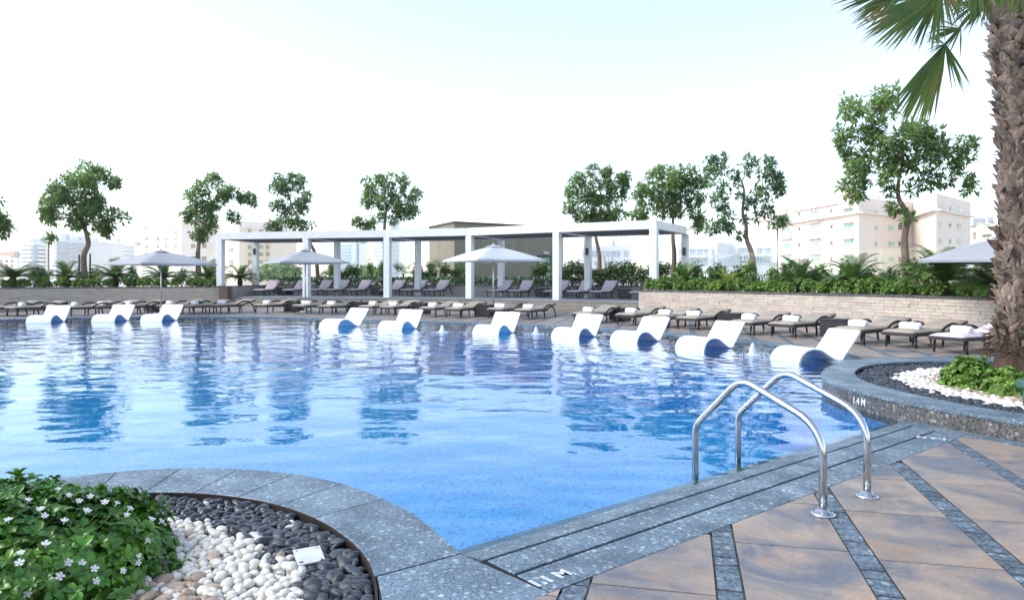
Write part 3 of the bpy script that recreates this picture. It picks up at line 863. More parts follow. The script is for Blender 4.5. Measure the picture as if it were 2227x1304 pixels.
# ------------------------------------------------------------------ right planter: raised granite kerb with a pebble bed
pr = thing('raised_planter', 'raised curved granite kerb planter around the palm foot, filled with pebbles', 'planter', (6.2, 8.4, 0))
cr_ = V((6.5, 8.2, 0))
def line_slabs(lo, li, n_seg, z0, z1, parent, mat, name='kerb_slab'):
    A = resample(lo, 0.055); 
    m = len(A); B = []
    li_f = resample(li, 0.03)
    j0 = 0
    for i, p in enumerate(A):
        best = min(range(max(0, j0 - 2), min(len(li_f), j0 + 25)), key=lambda j: (li_f[j] - p).length)
        j0 = max(best, j0); B.append(li_f[j0])
    per = 13
    i = 0
    while i < m - 1:
        e = min(i + per, m - 1)
        if m - 1 - e < 4: e = m - 1
        g = MB(); vs = []; fs = []; ch = 0.008
        for k in range(i, e + 1):
            p, q = A[k], B[k]
            if k == i: tt = (A[k + 1] - A[k]).normalized() * .002; p = p + tt; q = q + tt
            if k == e: tt = (A[k - 1] - A[k]).normalized() * .002; p = p + tt; q = q + tt
            d = (q - p).normalized()
            vs += [(p.x, p.y, z1 - 0.032), (p.x, p.y, z1 - ch), (p.x + d.x * ch, p.y + d.y * ch, z1), (q.x, q.y, z1), (q.x, q.y, z1 - 0.032)]
        n = e - i
        for k in range(n):
            for r_ in range(5):
                fs.append((k * 5 + r_, k * 5 + (r_ + 1) % 5, k * 5 + 5 + (r_ + 1) % 5, k * 5 + 5 + r_))
        fs.append((0, 1, 2, 3, 4)); fs.append(tuple(n * 5 + r_ for r_ in (4, 3, 2, 1, 0)))
        g.add(vs, fs); o = g.build(name, mat, parent)
        bm = bmesh.new(); bm.from_mesh(o.data); bmesh.ops.recalc_face_normals(bm, faces=bm.faces); bm.to_mesh(o.data); bm.free()
        # the upright facing stone under this slab
        g = MB(); vs = []; fs = []
        for k in range(i, e + 1):
            p, q = A[k], B[k]; d = (q - p).normalized()
            p2 = p + d * 0.012; q2 = p + d * 0.09
            vs += [(p2.x, p2.y, z0), (p2.x, p2.y, z1 - 0.033), (q2.x, q2.y, z1 - 0.033), (q2.x, q2.y, z0)]
        for k in range(n):
            for r_ in range(4):
                fs.append((k * 4 + r_, k * 4 + (r_ + 1) % 4, k * 4 + 4 + (r_ + 1) % 4, k * 4 + 4 + r_))
        fs.append((0, 1, 2, 3)); fs.append(tuple(n * 4 + r_ for r_ in (3, 2, 1, 0)))
        g.add(vs, fs); o = g.build('facing_stone', GRAND, parent)
        bm = bmesh.new(); bm.from_mesh(o.data); bmesh.ops.recalc_face_normals(bm, faces=bm.faces); bm.to_mesh(o.data); bm.free()
        i = e
line_slabs(outer_r, inner_r, 0, -0.14, KZ, pr, GRAN)
g = MB(); ir = [p for p in offset_line(inner_r, 0.0)]
core = [p for p in offset_line(outer_r, -0.10)]
g.prism(core, -1.2, KZ - 0.075); g.build('soil', SOIL, pr)
reg_r = [p for p in offset_line(inner_r, -0.02) if p.y > 4.6] + [V((8.4, 9.6, 0)), V((8.4, 5.0, 0))]
def col_far(x, y, r):
    if x > 0.85 * y + 0.6: return None
    # distance from the kerb's inner edge decides the stripe
    d = min(math.hypot(x - p.x, y - p.y) for p in inner_r[::3])
    d += r.gauss(0, 0.05)
    if d < 0.50: return 'black_pebble'
    if d < 0.82: return 'white_pebble'
    if d < 1.35: return 'brown_pebble' if r.random() < .75 else 'white_pebble'
    return 'black_pebble' if r.random() < .5 else None
scatter_bed(pr, reg_r, col_far, lambda k, r: r.uniform(.05, .085), 0.066, KZ - 0.055, 1, 6, None)
# kerb foot band on the deck, and depth lettering on the kerb
g = MB(); A = [p for p in outer_r if p.y < 7.0]; B = offset_line(A, 0.17)
for i in range(len(A) - 1):
    g.prism([A[i], A[i + 1], B[i + 1], B[i]], -0.05, 0.003)
g.build('granite_band', SETT, deck)
k = min(range(len(outer_r)), key=lambda i: (outer_r[i] - V((3.77, 7.72, 0))).length)
tn = (outer_r[k - 1] - outer_r[k + 1]).normalized()
p = outer_r[k].copy(); p.z = 0.062
nrm = V((-tn.y, tn.x, 0)); 
if nrm.x > 0: nrm = -nrm
xa = V((0, 0, 1)).cross(nrm) * 1.0
Mt = Matrix(((xa.x, 0, nrm.x, p.x - nrm.x * 0.006), (xa.y, 0, nrm.y, p.y - nrm.y * 0.006), (xa.z, 1, nrm.z, p.z), (0, 0, 0, 1)))
text('1.4 M', 0.10, Mt, pr)
bpy.context.view_layer.update()
for o in pr.children:
    if o.name.startswith('depth_marking'):
        o.data.transform(Matrix.Translation(-pr.location))

# ------------------------------------------------------------------ deck paving: bands of setts with sandstone slabs between them
uu = V((0.234, 0.9722, 0)); ee = V((0.9722, -0.234, 0))
def uc(c, s): return ee * c + uu * s
c00 = 0.41 * 0.9722 - 4 * 0.234
PIT = 0.6805
kerbs = offset_line(outer_r, -0.05)
clipsegs = [(cp(0.0, 0.69), cp(5.6, 0.69))]
fe2 = offset_line(far_edge, -0.25)
for i in range(0, len(fe2) - 3, 3): clipsegs.append((fe2[i], fe2[i + 3]))
hole_t = [cp(-0.6, 0.69), cp(5.6, 0.69)] + [V((5.2, 9.0, 0)), V((5.45, 10.9, 0))] + fe2[2:] + [V((-15, 4, 0)), V((-8.3, 2.9, 0)), V((-4.9, 2.0, 0)), V((-4.9, 1.0, 0)), V((0.05, 1.0, 0)), cp(-0.6, 1.2)]
def clip_tile(poly):
    ins = [inside(p.x, p.y, hole_t) for p in poly]
    mid = sum(poly, V((0, 0, 0))) / len(poly)
    if not any(ins): return poly
    if all(ins): return None
    best = None
    for a, b in clipsegs:
        ab = b - a; t = max(0, min(1, (mid - a).dot(ab) / ab.length_squared)); d = (a + ab * t - mid).length
        if best is None or d < best[0]: best = (d, a, ab)
    n = V((best[2].y, -best[2].x, 0)).normalized()
    r = clip_half(poly, best[1], n)
    return r if len(r) >= 3 else None
pt_area = lambda q: abs(sum(q[i].x * q[(i + 1) % len(q)].y - q[(i + 1) % len(q)].x * q[i].y for i in range(len(q)))) / 2
far_t = MB(); far_s = MB()
n_set = 0
def in_right_planter(q): return all(inside(p.x, p.y, core_in) for p in q)
core_in = core
setts = []; slabs = []
for k in range(-38, 24):
    c0 = c00 + PIT * k
    offk = {0: 0.17, 1: 0.08}.get(k, 0.0)
    for j in range(-3, 52):
        s0 = 3.12 + offk + 0.78 * j
        q = [uc(c0 + .120, s0 + .007), uc(c0 + PIT - .008, s0 + .007), uc(c0 + PIT - .008, s0 + .773), uc(c0 + .120, s0 + .773)]
        m_ = q[0].lerp(q[2], .5)
        if not (-0.80 * abs(m_.y) - 1.5 < m_.x < 0.80 * abs(m_.y) + 1.5) or m_.y > 38 or m_.y < 1.4: continue
        if m_.y > 30 and m_.x > 4: continue
        q = clip_tile(q)
        if q is None or pt_area(q) < 0.0015 or in_right_planter(q): continue
        slabs.append((m_.y, q))
    s = 1.6
    while s < 42:
        stp = 0.098 if s < 9.5 else 0.39
        q = [uc(c0 + .002, s + .007), uc(c0 + .110, s + .007), uc(c0 + .110, s + stp - .007), uc(c0 + .002, s + stp - .007)]
        m_ = q[0].lerp(q[2], .5)
        s += stp
        if not (-0.80 * abs(m_.y) - 1 < m_.x < 0.80 * abs(m_.y) + 1) or m_.y > 38 or m_.y < 1.4: continue
        if m_.y > 30 and m_.x > 4: continue
        q = clip_tile(q)
        if q is None or pt_area(q) < 0.001 or in_right_planter(q): continue
        setts.append((m_.y, q))
slabs.sort(key=lambda a: a[0]); setts.sort(key=lambda a: a[0]); rs = random.Random(12)
n1 = 0
for y, q in slabs:
    u = q[0].x * F / max(q[0].y, .3) + CX
    if n1 < 290 and y > 2.5: g = MB(); g.prism(q, -0.04, 0.0, ch=0.002); g.build('sandstone_slab', SAND, deck); n1 += 1
    else: far_t.prism(q, -0.04, 0.0, bottom=False)
n1 = 0
for y, q in setts:
    if n1 < 295 and 2.7 < y < 9: g = MB(); g.prism(q, -0.04, -0.001 + rs.uniform(-.004, .002), ch=0.003); g.build('sett', SETT, deck); n1 += 1
    else: far_s.prism(q, -0.04, -0.002, bottom=False)
tag(far_t.build('sandstone_slabs', SAND, deck), kind='stuff')
tag(far_s.build('setts', SETT, deck), kind='stuff')
# ------------------------------------------------------------------ planter walls with ledgestone facing and a dark cap
def stone_wall(name, label, line, z1, parent_loc, mat_cap, course=0.082, slen=0.27, depth=0.25, seed=1, faced=True, limit=280):
    t = thing(name, label, 'planter wall', parent_loc)
    A = resample(line, slen); rr = random.Random(seed)
    g = MB(); back = offset_line(A, depth)
    f0 = offset_line(A, 0.03)
    for i in range(len(A) - 1):
        g.prism([f0[i], f0[i + 1], back[i + 1], back[i]], -0.3, z1 - 0.06, bottom=False)
    g.build('wall_core', WALLG, t)
    stones = []
    ncr = int(round((z1 - 0.06) / course)); hh = (z1 - 0.06) / ncr
    fine = resample(line, slen / 4); ff = offset_line(fine, 0.05)
    for c in range(ncr):
        i = -rr.randint(0, 3)
        while i < len(fine) - 1:
            L = rr.choice((3, 4, 4, 5, 6)); a = max(i, 0); b = min(i + L, len(fine) - 1)
            i += L
            if b <= a: continue
            pr_ = rr.uniform(0.0, 0.016)
            n = (ff[a] - fine[a]).normalized()
            pa = fine[a] - n * pr_; pb = fine[b] - n * pr_
            e = (pb - pa).normalized() * 0.003
            stones.append((math.hypot(pa.x, pa.y), [pa + e, pb - e, ff[b] - e, ff[a] + e], c * hh + 0.003, (c + 1) * hh - 0.003))
    stones.sort(key=lambda s: s[0]); n = 0; rest = MB()
    for d, q, za, zb in stones:
        if n < limit: g = MB(); g.prism(q, za, zb); g.build('stone', WALL, t); n += 1
        else: rest.prism(q, za, zb, bottom=False)
    if rest.v: tag(rest.build('stones', WALL, t), kind='stuff')
    fr = offset_line(A, -0.03); bk = offset_line(A, depth + 0.03)
    i = 0
    while i < len(A) - 1:
        e = min(i + 3, len(A) - 1)
        g = MB()
        for k in range(i, e):
            g.prism([fr[k], fr[k + 1], bk[k + 1], bk[k]], z1 - 0.058, z1)
        g.build('cap_stone', mat_cap, t); i = e
    return t

CAPZ = 0.967
right_line = catmull([(4.6, 26.0), (6.4, 23.8), (8.3, 21.0), (9.75, 18.4), (10.5, 15.6), (10.9, 12.5), (10.8, 9.5)], 5)
def wall_run(name, label, line, z1, loc, seed, limit=280, cap=GRAND):
    """line runs with the planting on its left"""
    return stone_wall(name, label, line, z1, loc, cap, seed=seed, limit=limit)
ll = catmull([(-30, 27.5), (-26.5, 30.3), (-23.2, 32.5), (-19, 34.6), (-14.75, 36.2)], 5)
# planting lies to the left of a line running left to right seen from the pool
wall_run('planter_wall', 'long ledgestone planter wall with dark cap on the left, below the row of cycads', ll, CAPZ, (-20, 33, 0), 5)
rr_line = right_line
wall_run('planter_wall', 'curved ledgestone planter wall with dark cap behind the loungers on the right', rr_line, CAPZ, (9, 20, 0), 6)

# soil in the planters
g = MB()
bk = offset_line(rr_line, 0.24); bk2 = offset_line(rr_line, 6.0)
g.prism(bk + list(reversed(bk2)), 0.2, CAPZ - 0.10, bottom=False); sr = tag(g.build('planting_soil', SOIL), kind='structure')
g = MB(); bk = offset_line(ll, 0.24); bk2 = offset_line(ll, 7.5)
g.prism(bk + list(reversed(bk2)), 0.2, CAPZ - 0.10, bottom=False); tag(g.build('planting_soil', SOIL), kind='structure')

# ------------------------------------------------------------------ pergola line, platform and steps
PF = [V((-14.86, 36.6, 0)), V((-10.16, 35.5, 0)), V((-6.0, 34.6, 0)), V((-1.95, 33.2, 0)), V((1.94, 30.8, 0)), V((5.68, 28.7, 0))]
PB = [V((-14.4, 40.3, 0)), V((-9.6, 39.4, 0)), V((-5.03, 38.4, 0)), V((-0.56, 36.9, 0)), V((3.64, 34.3, 0)), V((7.75, 32.1, 0))]
PLZ = 0.45
BEAMT = EYE + 2.3
front = catmull([V((-14.6, 36.4, 0)), V((-10.3, 35.05, 0)), V((-6.1, 34.15, 0)), V((-2.1, 32.75, 0)), V((1.75, 30.35, 0)), V((4.9, 28.35, 0)), V((6.0, 27.6, 0))], 4)
backl = [V((-14.2, 41.5, 0)), V((-9.3, 40.7, 0)), V((-4.7, 39.7, 0)), V((-0.1, 38.1, 0)), V((4.3, 35.5, 0)), V((9.2, 33.0, 0))]
plat = thing('platform', None, None); plat['kind'] = 'structure'
g = MB(); g.prism(front + list(reversed(backl)), -0.1, PLZ - 0.03, bottom=False); g.build('platform_base', STEP, plat)
fr = offset_line(front, -0.015)
# paved top, in slabs
A = resample(fr, 0.9)
for i in range(len(A) - 1):
    q = [A[i] + (A[i+1]-A[i]).normalized()*.004, A[i + 1], A[i + 1], A[i]]
    nrm = (A[i + 1] - A[i]).normalized(); nn = V((-nrm.y, nrm.x, 0))
    a, b = A[i] + nrm * .003, A[i + 1] - nrm * .003
    g = MB(); g.prism([a, b, b + nn * .45, a + nn * .45], PLZ - 0.04, PLZ); g.build('edge_slab', PLAT, plat)
g = MB(); inner = offset_line(A, 0.453)
far_b = offset_line(A, 5.6)
for i in range(len(A) - 1):
    for k in range(6):
        p0 = inner[i].lerp(far_b[i], k / 6); p1 = inner[i + 1].lerp(far_b[i + 1], k / 6); p2 = inner[i + 1].lerp(far_b[i + 1], (k + 1) / 6 - .004); p3 = inner[i].lerp(far_b[i], (k + 1) / 6 - .004)
        d = (p1 - p0).normalized() * .003
        g.prism([p0 + d, p1 - d, p2 - d, p3 + d], PLZ - 0.04, PLZ - 0.002, bottom=False)
tag(g.build('paving_slabs', PLAT, plat), kind='stuff')
for s_i, (off, zt) in enumerate(((0.42, 0.30), (0.84, 0.15))):
    a = offset_line(front, -off); b = offset_line(front, 0.0)
    st = thing('steps', None, None) if s_i == 0 else st
    st['kind'] = 'structure'
    a = resample(a, 1.2); b = offset_line(a, 0.44)
    for i in range(len(a) - 1):
        nrm = (a[i + 1] - a[i]).normalized() * .003
        g = MB(); g.prism([a[i] + nrm, a[i + 1] - nrm, b[i + 1] - nrm, b[i] + nrm], -0.02, zt, ch=0.006); g.build('step_block', STEP, st)
# side walls and low back wall
def plain_wall(name, label, a, b, z1, th=0.25, mat=RENDERW, cap=GRAND, cat='wall'):
    a = V(a).to_3d(); b = V(b).to_3d(); a.z = b.z = 0; d = (b - a).normalized(); n = V((-d.y, d.x, 0)) * th / 2
    t = thing(name, label, cat, (a + b) / 2)
    L = (b - a).length; k = max(1, int(L / 1.2)); 
    g = MB(); g.prism([a - n, b - n, b + n, a + n], -0.1, z1 - 0.06); g.build('wall_body', mat, t)
    for i in range(k):
        p = a + d * (L * i / k + .002); q = a + d * (L * (i + 1) / k - .002); m2 = n * 1.2
        g = MB(); g.prism([p - m2, q - m2, q + m2, p + m2], z1 - 0.058, z1); g.build('cap_stone', cap, t)
    return t
plain_wall('side_wall', 'grey rendered wall closing the platform at its left end', (-14.15, 36.35), (-13.9, 41.2), 1.0)
g_p = thing('wall_pillar', 'short brown pillar at the end of the left planter wall beside the steps', 'pillar', (-14.45, 36.15, 0))
g = MB(); g.box((-14.45, 36.1, 0.47), (0.42, 0.42, 0.98)); g.build('pillar_shaft', BROWNW, g_p)
g = MB(); g.box((-14.45, 36.1, 0.985), (0.47, 0.47, 0.045)); g.build('cap_stone', GRAND, g_p)
plain_wall('side_wall', 'pale wall closing the platform and steps at their right end', (4.78, 26.05), (8.6, 32.4), CAPZ - 0.012, mat=RENDERW)
for i in range(len(backl) - 1):
    plain_wall('hedge_wall', ('low planter wall behind the loungers at the left end of the pergola', 'low planter wall behind the third and fourth platform loungers', 'low planter wall behind the loungers left of the olive building', 'low planter wall behind the platform loungers below the green door', 'low planter wall behind the rightmost platform loungers')[i], backl[i] + V((0.02 if i else 0, 0, 0)), backl[i + 1] - (backl[i + 1] - backl[i]).normalized() * .02, 1.03, mat=RENDERW, cap=GRAND, cat='planter wall')
g = MB(); q = offset_line(backl, 0.12); q2 = offset_line(backl, 7)
g.prism(q + list(reversed(q2)), 0.1, 0.93, bottom=False); tag(g.build('planting_soil', SOIL), kind='structure')

per = thing('pergola', 'long white louvred pergola curving over the raised lounger platform', 'pergola', (-4, 35, PLZ))
g0 = PLZ
for i, p in enumerate(PF):
    g = MB(); z0 = g0 if i < 5 else 0.85
    dr = (PF[min(i + 1, 5)] - PF[max(i - 1, 0)]); rz = math.atan2(dr.y, dr.x)
    g.box((p.x, p.y, (z0 + BEAMT - 0.352) / 2), (0.30, 0.30, BEAMT - 0.352 - z0), rz, ch=0.008); g.build('post', WHITE, per)
for i, p in enumerate(PB):
    dr = (PB[min(i + 1, 5)] - PB[max(i - 1, 0)]); rz = math.atan2(dr.y, dr.x)
    g = MB(); g.box((p.x, p.y, (g0 + BEAMT - 0.352) / 2), (0.28, 0.28, BEAMT - 0.352 - g0), rz, ch=0.008); ps = g.build('post', WHITE, per)
    g = MB(); d = (PF[i] - p).normalized()
    q = p + d * 0.17; zz = dp(0, 547, p.y).z
    g.box((q.x, q.y, zz), (0.13, 0.06, 0.34), rz, ch=0.01); g.box((q.x + d.x * .032, q.y + d.y * .032, zz), (0.09, 0.012, 0.28), rz); g.build('wall_speaker', DARKM if i in (0, 4, 5) else ALU, ps)
for i in range(5):
    g = MB(); a, b = PF[i].copy(), PF[i + 1].copy(); d = (b - a).normalized() * 0.15
    if i == 0: a = a - d
    if i == 4: b = b + d
    a.z = b.z = BEAMT - 0.175; g.beam(a, b, 0.30, 0.35); g.build('front_beam', WHITE, per)
    g = MB(); a, b = PB[i].copy(), PB[i + 1].copy()
    a.z = b.z = BEAMT - 0.175; g.beam(a, b, 0.28, 0.348); g.build('back_beam', WHITE, per)
for i in range(6):
    a, b = PF[i].copy(), PB[i].copy(); d = (b - a).normalized() * 0.152
    a = a + d; b = b - d
    a.z = b.z = BEAMT - 0.18; g = MB(); g.beam(a, b, 0.24, 0.33); g.build('cross_beam', WHITE, per)
for i in range(5):
    nb = 17
    for k in range(nb):
        t0 = (k + 0.5) / nb
        t0 = 0.05 + 0.9 * t0
        a = PF[i].lerp(PF[i + 1], t0); b = PB[i].lerp(PB[i + 1], t0)
        d = (b - a).normalized(); a = a + d * .17; b = b - d * .16
        a.z = b.z = BEAMT - 0.27
        g = MB(); x = d.cross(V((0, 0, 1))); up = V((0, 0, 1)) + x * -0.55; up.normalize()
        g.beam(a, b, 0.235, 0.026, up=up); g.build('louvre_blade', LOUV, per)

# ------------------------------------------------------------------ olive service building behind the pergola
ob = thing('service_building', 'olive-beige concrete building with flat roof behind the pergola', 'building', (0, 48, 0.5))
c0, c1, c2 = V((-3.62, 45.0, 0)), V((3.55, 50.0, 0)), V((-5.72, 49.6, 0))
TOP = 4.95
c3 = c1 + (c2 - c0)
g = MB(); g.prism([c0, c1, c3, c2], 0.4, TOP - 0.12); g.build('wall_body', CONC, ob)
g = MB()
rf = [c0, c1, c3, c2]; ce = sum(rf, V((0, 0, 0))) / 4
g.prism([ce + (p - ce) * 1.012 for p in rf], TOP - 0.118, TOP); g.build('roof_slab', CONCD, ob)
dr = (c1 - c0).normalized(); nr = V((dr.y, -dr.x, 0)); rz = math.atan2(dr.y, dr.x)
for k in range(1, 9):      # shallow recessed panel joints
    p = c0 + dr * (8.74 * k / 9) + nr * 0.004
    g = MB(); g.box((p.x, p.y, 2.6), (0.012, 0.012, 4.3), rz); g.build('panel_joint', CONC, ob)
def on_face(x, y, Yf=None):
    # the point of the front face that shows at pixel x
    k = (x - CX) / F
    # c0 + dr*t : X = k*Y
    t = (k * c0.y - c0.x) / (dr.x - k * dr.y)
    p = c0 + dr * t; p.z = EYE - (y - HY) * p.y / F
    return p
p = on_face(1183, 595)
g = MB(); g.box((p.x + nr.x * .02, p.y + nr.y * .02, 1.75), (0.95, 0.05, 2.05), rz); dd = g.build('door', GDOOR, ob)
g = MB()
for s_ in (-1, 1):
    q = p + dr * (s_ * 0.53) + nr * .03; g.box((q.x, q.y, 1.78), (0.1, 0.08, 2.12), rz)
q = p + nr * .03; g.box((q.x, q.y, 2.88), (1.16, 0.08, 0.1), rz); g.build('door_frame', DARKM, dd)
q = p + dr * 0.36 + nr * .07; g = MB(); g.box((q.x, q.y, 1.75), (0.05, 0.05, 0.3), rz); g.build('door_handle', ALU, dd)
q = on_face(1186, 550) + nr * .07
g = MB(); g.box((q.x, q.y, q.z), (0.42, 0.12, 0.13), rz, ch=0.01); g.build('door_lamp', WHITE, ob)

# ------------------------------------------------------------------ glass balustrade and pole behind the right planting
bl = thing('glass_balustrade', 'clear glass balustrade panels standing behind the planting on the right', 'balustrade', (10, 24, 0.86))
gm = bpy.data.materials.new('clear_glass'); t_, p_ = nodes(gm); t_.nodes.remove(p_)
tr = t_.nodes.new('ShaderNodeBsdfTransparent'); tr.inputs['Color'].default_value = (0.93, 0.96, 0.95, 1)
gl = t_.nodes.new('ShaderNodeBsdfGlossy'); gl.inputs['Roughness'].default_value = 0.02
fr_ = t_.nodes.new('ShaderNodeFresnel'); fr_.inputs['IOR'].default_value = 1.45
mx = t_.nodes.new('ShaderNodeMixShader'); t_.links.new(fr_.outputs[0], mx.inputs[0]); t_.links.new(tr.outputs[0], mx.inputs[1]); t_.links.new(gl.outputs[0], mx.inputs[2])
t_.links.new(mx.outputs[0], t_.nodes['Material Output'].inputs['Surface'])
A = resample(offset_line(right_line, 4.6), 1.35)
for i in range(len(A) - 1):
    a, b = A[i], A[i + 1]
    if a.y < 12: continue
    d = (b - a).normalized(); q = (a + b) / 2; rz2 = math.atan2(d.y, d.x)
    g = MB(); g.box((q.x, q.y, 1.6), ((b - a).length - 0.03, 0.012, 1.5), rz2); g.build('glass_panel', gm, bl)
    g = MB(); g.box((a.x, a.y, 1.55), (0.03, 0.03, 1.4), rz2); g.build('post', ALU, bl)
pp = dp(1691, 590, 30)
pole = thing('tall_pole', 'thin grey pole standing at the left corner of the pink building behind the planting', 'pole', (pp.x, pp.y, 0.8))
g = MB(); g.tube([(pp.x, pp.y, 0.7), (pp.x, pp.y, dp(0, 484, 30).z)], 0.035, 8); g.build('shaft', ALU, pole, smooth=True)
g = MB(); g.lathe([(0.07, 0), (0.07, 0.03), (0.04, 0.1)], 10, (pp.x, pp.y, 0.8)); g.build('base_plate', ALU, pole)

# ------------------------------------------------------------------ city buildings
def building(name, label, corners, top, mat, faces, trim=None, roof=None, base=-14.0, cat='building', parapet=0.6, extra=None):
    """corners: list of (pixel x, distance) along the visible front, left to right; faces: per visible face a list of window specs
       (u, z, w, h, glass)"""
    P = [V(((x - CX) * Y / F, Y, 0)) for x, Y in corners]
    depth = V((0, 18, 0))
    t = thing(name, label, cat, ((P[0].x + P[-1].x) / 2, P[0].y, base))
    back = [p + depth for p in (P[0], P[-1])]
    g = MB(); g.prism(P + [back[1], back[0]], base, top - parapet, bottom=False); g.build('wall_body', mat, t)
    cen = sum(P + back, V((0, 0, 0))) / (len(P) + 2)
    if parapet > 0.05:
        g = MB(); g.prism([cen + (p - cen) * 1.004 for p in P + [back[1], back[0]]], top - parapet + 0.002, top, bottom=False); g.build('parapet', trim or mat, t)
    rq = random.Random(len(label) * 7 + int(top * 3))
    for k in range(rq.randint(3, 6)):      # plant and tanks on the roof
        u = rq.uniform(.08, .92); q = P[0].lerp(P[-1], u) + V((0, rq.uniform(3, 9), 0)); kk = P[0].y / 200
        g = MB(); w_ = rq.uniform(1.2, 3.5) * kk; h_ = rq.uniform(.8, 2.2) * kk; g.box((q.x, q.y, top + h_ / 2 + .003), (w_, w_ * .8, h_)); g.build('roof_unit', rq.choice((mat, GREYB, trim or mat)), t)
        if k == 0: g = MB(); g.tube([(q.x + w_, q.y, top), (q.x + w_, q.y, top + 3.2 * kk)], .06 * kk + .03, 5); g.build('aerial', DARKM, t)
    for fi, specs in enumerate(faces):
        a, b = P[fi], P[fi + 1]; d = (b - a).normalized(); L = (b - a).length; n = V((d.y, -d.x, 0)); rz = math.atan2(d.y, d.x)
        for s in specs:
            kind, u, z, w, h, gm_ = s[:6]
            q = a + d * (u * L)
            if kind == 'w':
                q2 = q + n * 0.05
                g = MB(); g.box((q2.x, q2.y, z), (w, 0.14, h), rz); pane = g.build('window', gm_, t)
                e = w * 0.06 + .04
                q3 = q + n * 0.10
                g = MB(); g.box((q3.x, q3.y, z - h / 2 - e / 2 - .002), (w + 2 * e, 0.26, e), rz)
                g.box((q3.x, q3.y, z + h / 2 + e / 2 + .002), (w + 2 * e, 0.26, e), rz)
                g.box((q3.x + n.x * .04, q3.y + n.y * .04, z), (e * .8, 0.1, h), rz)
                g.build('frame', trim or mat, pane)
            elif kind == 'b':      # balcony band / ledge
                q2 = q + n * 0.35
                g = MB(); g.box((q2.x, q2.y, z), (w, 0.7, h), rz); g.build('ledge', gm_, t)
            elif kind == 'p':      # raised wall panel
                q2 = q + n * (0.20 if len(s) < 7 else s[6])
                g = MB(); g.box((q2.x, q2.y, z), (w, 0.42, h), rz); g.build('wall_panel', gm_, t)
    return t
def zz(y, Y): return EYE - (y - HY) * Y / F
def at_u(P, i, x):
    (xa, Ya), (xb, Yb) = P[i], P[i + 1]
    a = V(((xa - CX) * Ya / F, Ya)); b = V(((xb - CX) * Yb / F, Yb)); k = (x - CX) / F
    d = b - a; return (k * a.y - a.x) / (d.x - k * d.y)
def wpx(P, i, x, y, wp, hp, gm_, kind='w'):
    u = at_u(P, i, x); Y = P[i][1] + (P[i + 1][1] - P[i][1]) * u
    xa, Ya = P[i]; xb, Yb = P[i + 1]
    L = math.hypot((xb - CX) * Yb / F - (xa - CX) * Ya / F, Yb - Ya)
    u1 = at_u(P, i, x + wp / 2); u0 = at_u(P, i, x - wp / 2)
    return (kind, u, zz(y, Y), abs(u1 - u0) * L, hp * Y / F, gm_)

# the pink block on the right
PK = [(1694, 172), (1868, 140), (1930, 146), (1985, 150), (2036, 134), (2110, 150)]
fA = []
def row_y(x, base):   # rows slope with the perspective of the left facade
    k = (x - 1694) / (1868 - 1694)
    return base
for x, ys_, w, h in ((1712, (472, 502, 534, 564), 13, 9), (1774, (463, 494, 529.5, 564), 15, 9.5), (1846, (456, 492, 527.5, 563), 16, 9.5)):
    for y in ys_: fA.append(wpx(PK, 0, x, y, w, h, GLASSG))
for x, ys_ in ((1738, (466, 498, 533, 565)), (1808, (459, 493, 528, 563))):
    for y in ys_: fA.append(wpx(PK, 0, x, y, 5, 7, GLASSD))
for x in (1712, 1774, 1846):
    for y in (512, 546):
        s_ = list(wpx(PK, 0, x, y, 20, 16, PINK, 'p')); s_.append(0.02); fA.append(tuple(s_))
for y in (480, 515, 549):
    for x in (1712, 1774, 1846):
        s_ = wpx(PK, 0, x, y + 4, 24, 1.4, PINKL, 'b'); fA.append(s_)
s_ = list(wpx(PK, 0, 1774, 512, 34, 84, PINK, 'p')); s_.append(-0.1); fA.append(tuple(s_))
fB = [wpx(PK, 1, 1905, y, 5, 8, GLASSG) for y in (462, 496, 530, 564)]
fC = [wpx(PK, 2, 1938, y, 11, 9, GLASSG) for y in (463, 496, 530, 564)] + [wpx(PK, 2, 1962, y, 16, 10, GLASSD) for y in (460, 495, 530, 564)]
fE = [wpx(PK, 4, 2046, y, 7, 8, GLASSG) for y in (453, 489, 524, 560)] + [wpx(PK, 4, 2086, y, 8, 8, GLASSG) for y in (456, 492, 526, 561)] + [wpx(PK, 4, 2066, y, 3, 7, GLASSD) for y in (453, 490, 525)]
pk = building('apartment_building', 'pink and cream apartment building with green windows and stepped parapet on the right', PK, zz(428, 140), PINKL, [fA, fB, fC, [], fE], trim=PINKL, parapet=3.0)
P_ = [V(((x - CX) * Y / F, Y, 0)) for x, Y in PK]
g = MB()
cen = sum(P_, V((0, 0, 0))) / 6
for i in range(5):
    a, b = P_[i].copy(), P_[i + 1].copy(); a.z = b.z = zz(428, 140) - 3.1; d = (b - a).normalized(); n = V((d.y, -d.x, 0)) * 0.4
    g.beam(a + n - d * .3, b + n + d * .3, 0.9, 0.35)
g.build('cornice', PINKL, pk)
a, b = P_[0], P_[1]; d = (b - a).normalized(); n = V((d.y, -d.x, 0)); rz_ = math.atan2(d.y, d.x)
for x, w, hgt, mt in ((1708, 13, 0.0, PINKL), (1845, 22, 2.0, PINKL)):
    s_ = wpx(PK, 0, x, 440, w, 1, PINKL, 'p'); q = a + d * (s_[1] * (b - a).length) + n * .35
    g = MB(); g.box((q.x, q.y, zz(428, 140) - 0.8 + hgt / 2), (s_[3], 1.4, 2.4 + hgt), rz_); g.build('roof_block', mt, pk)
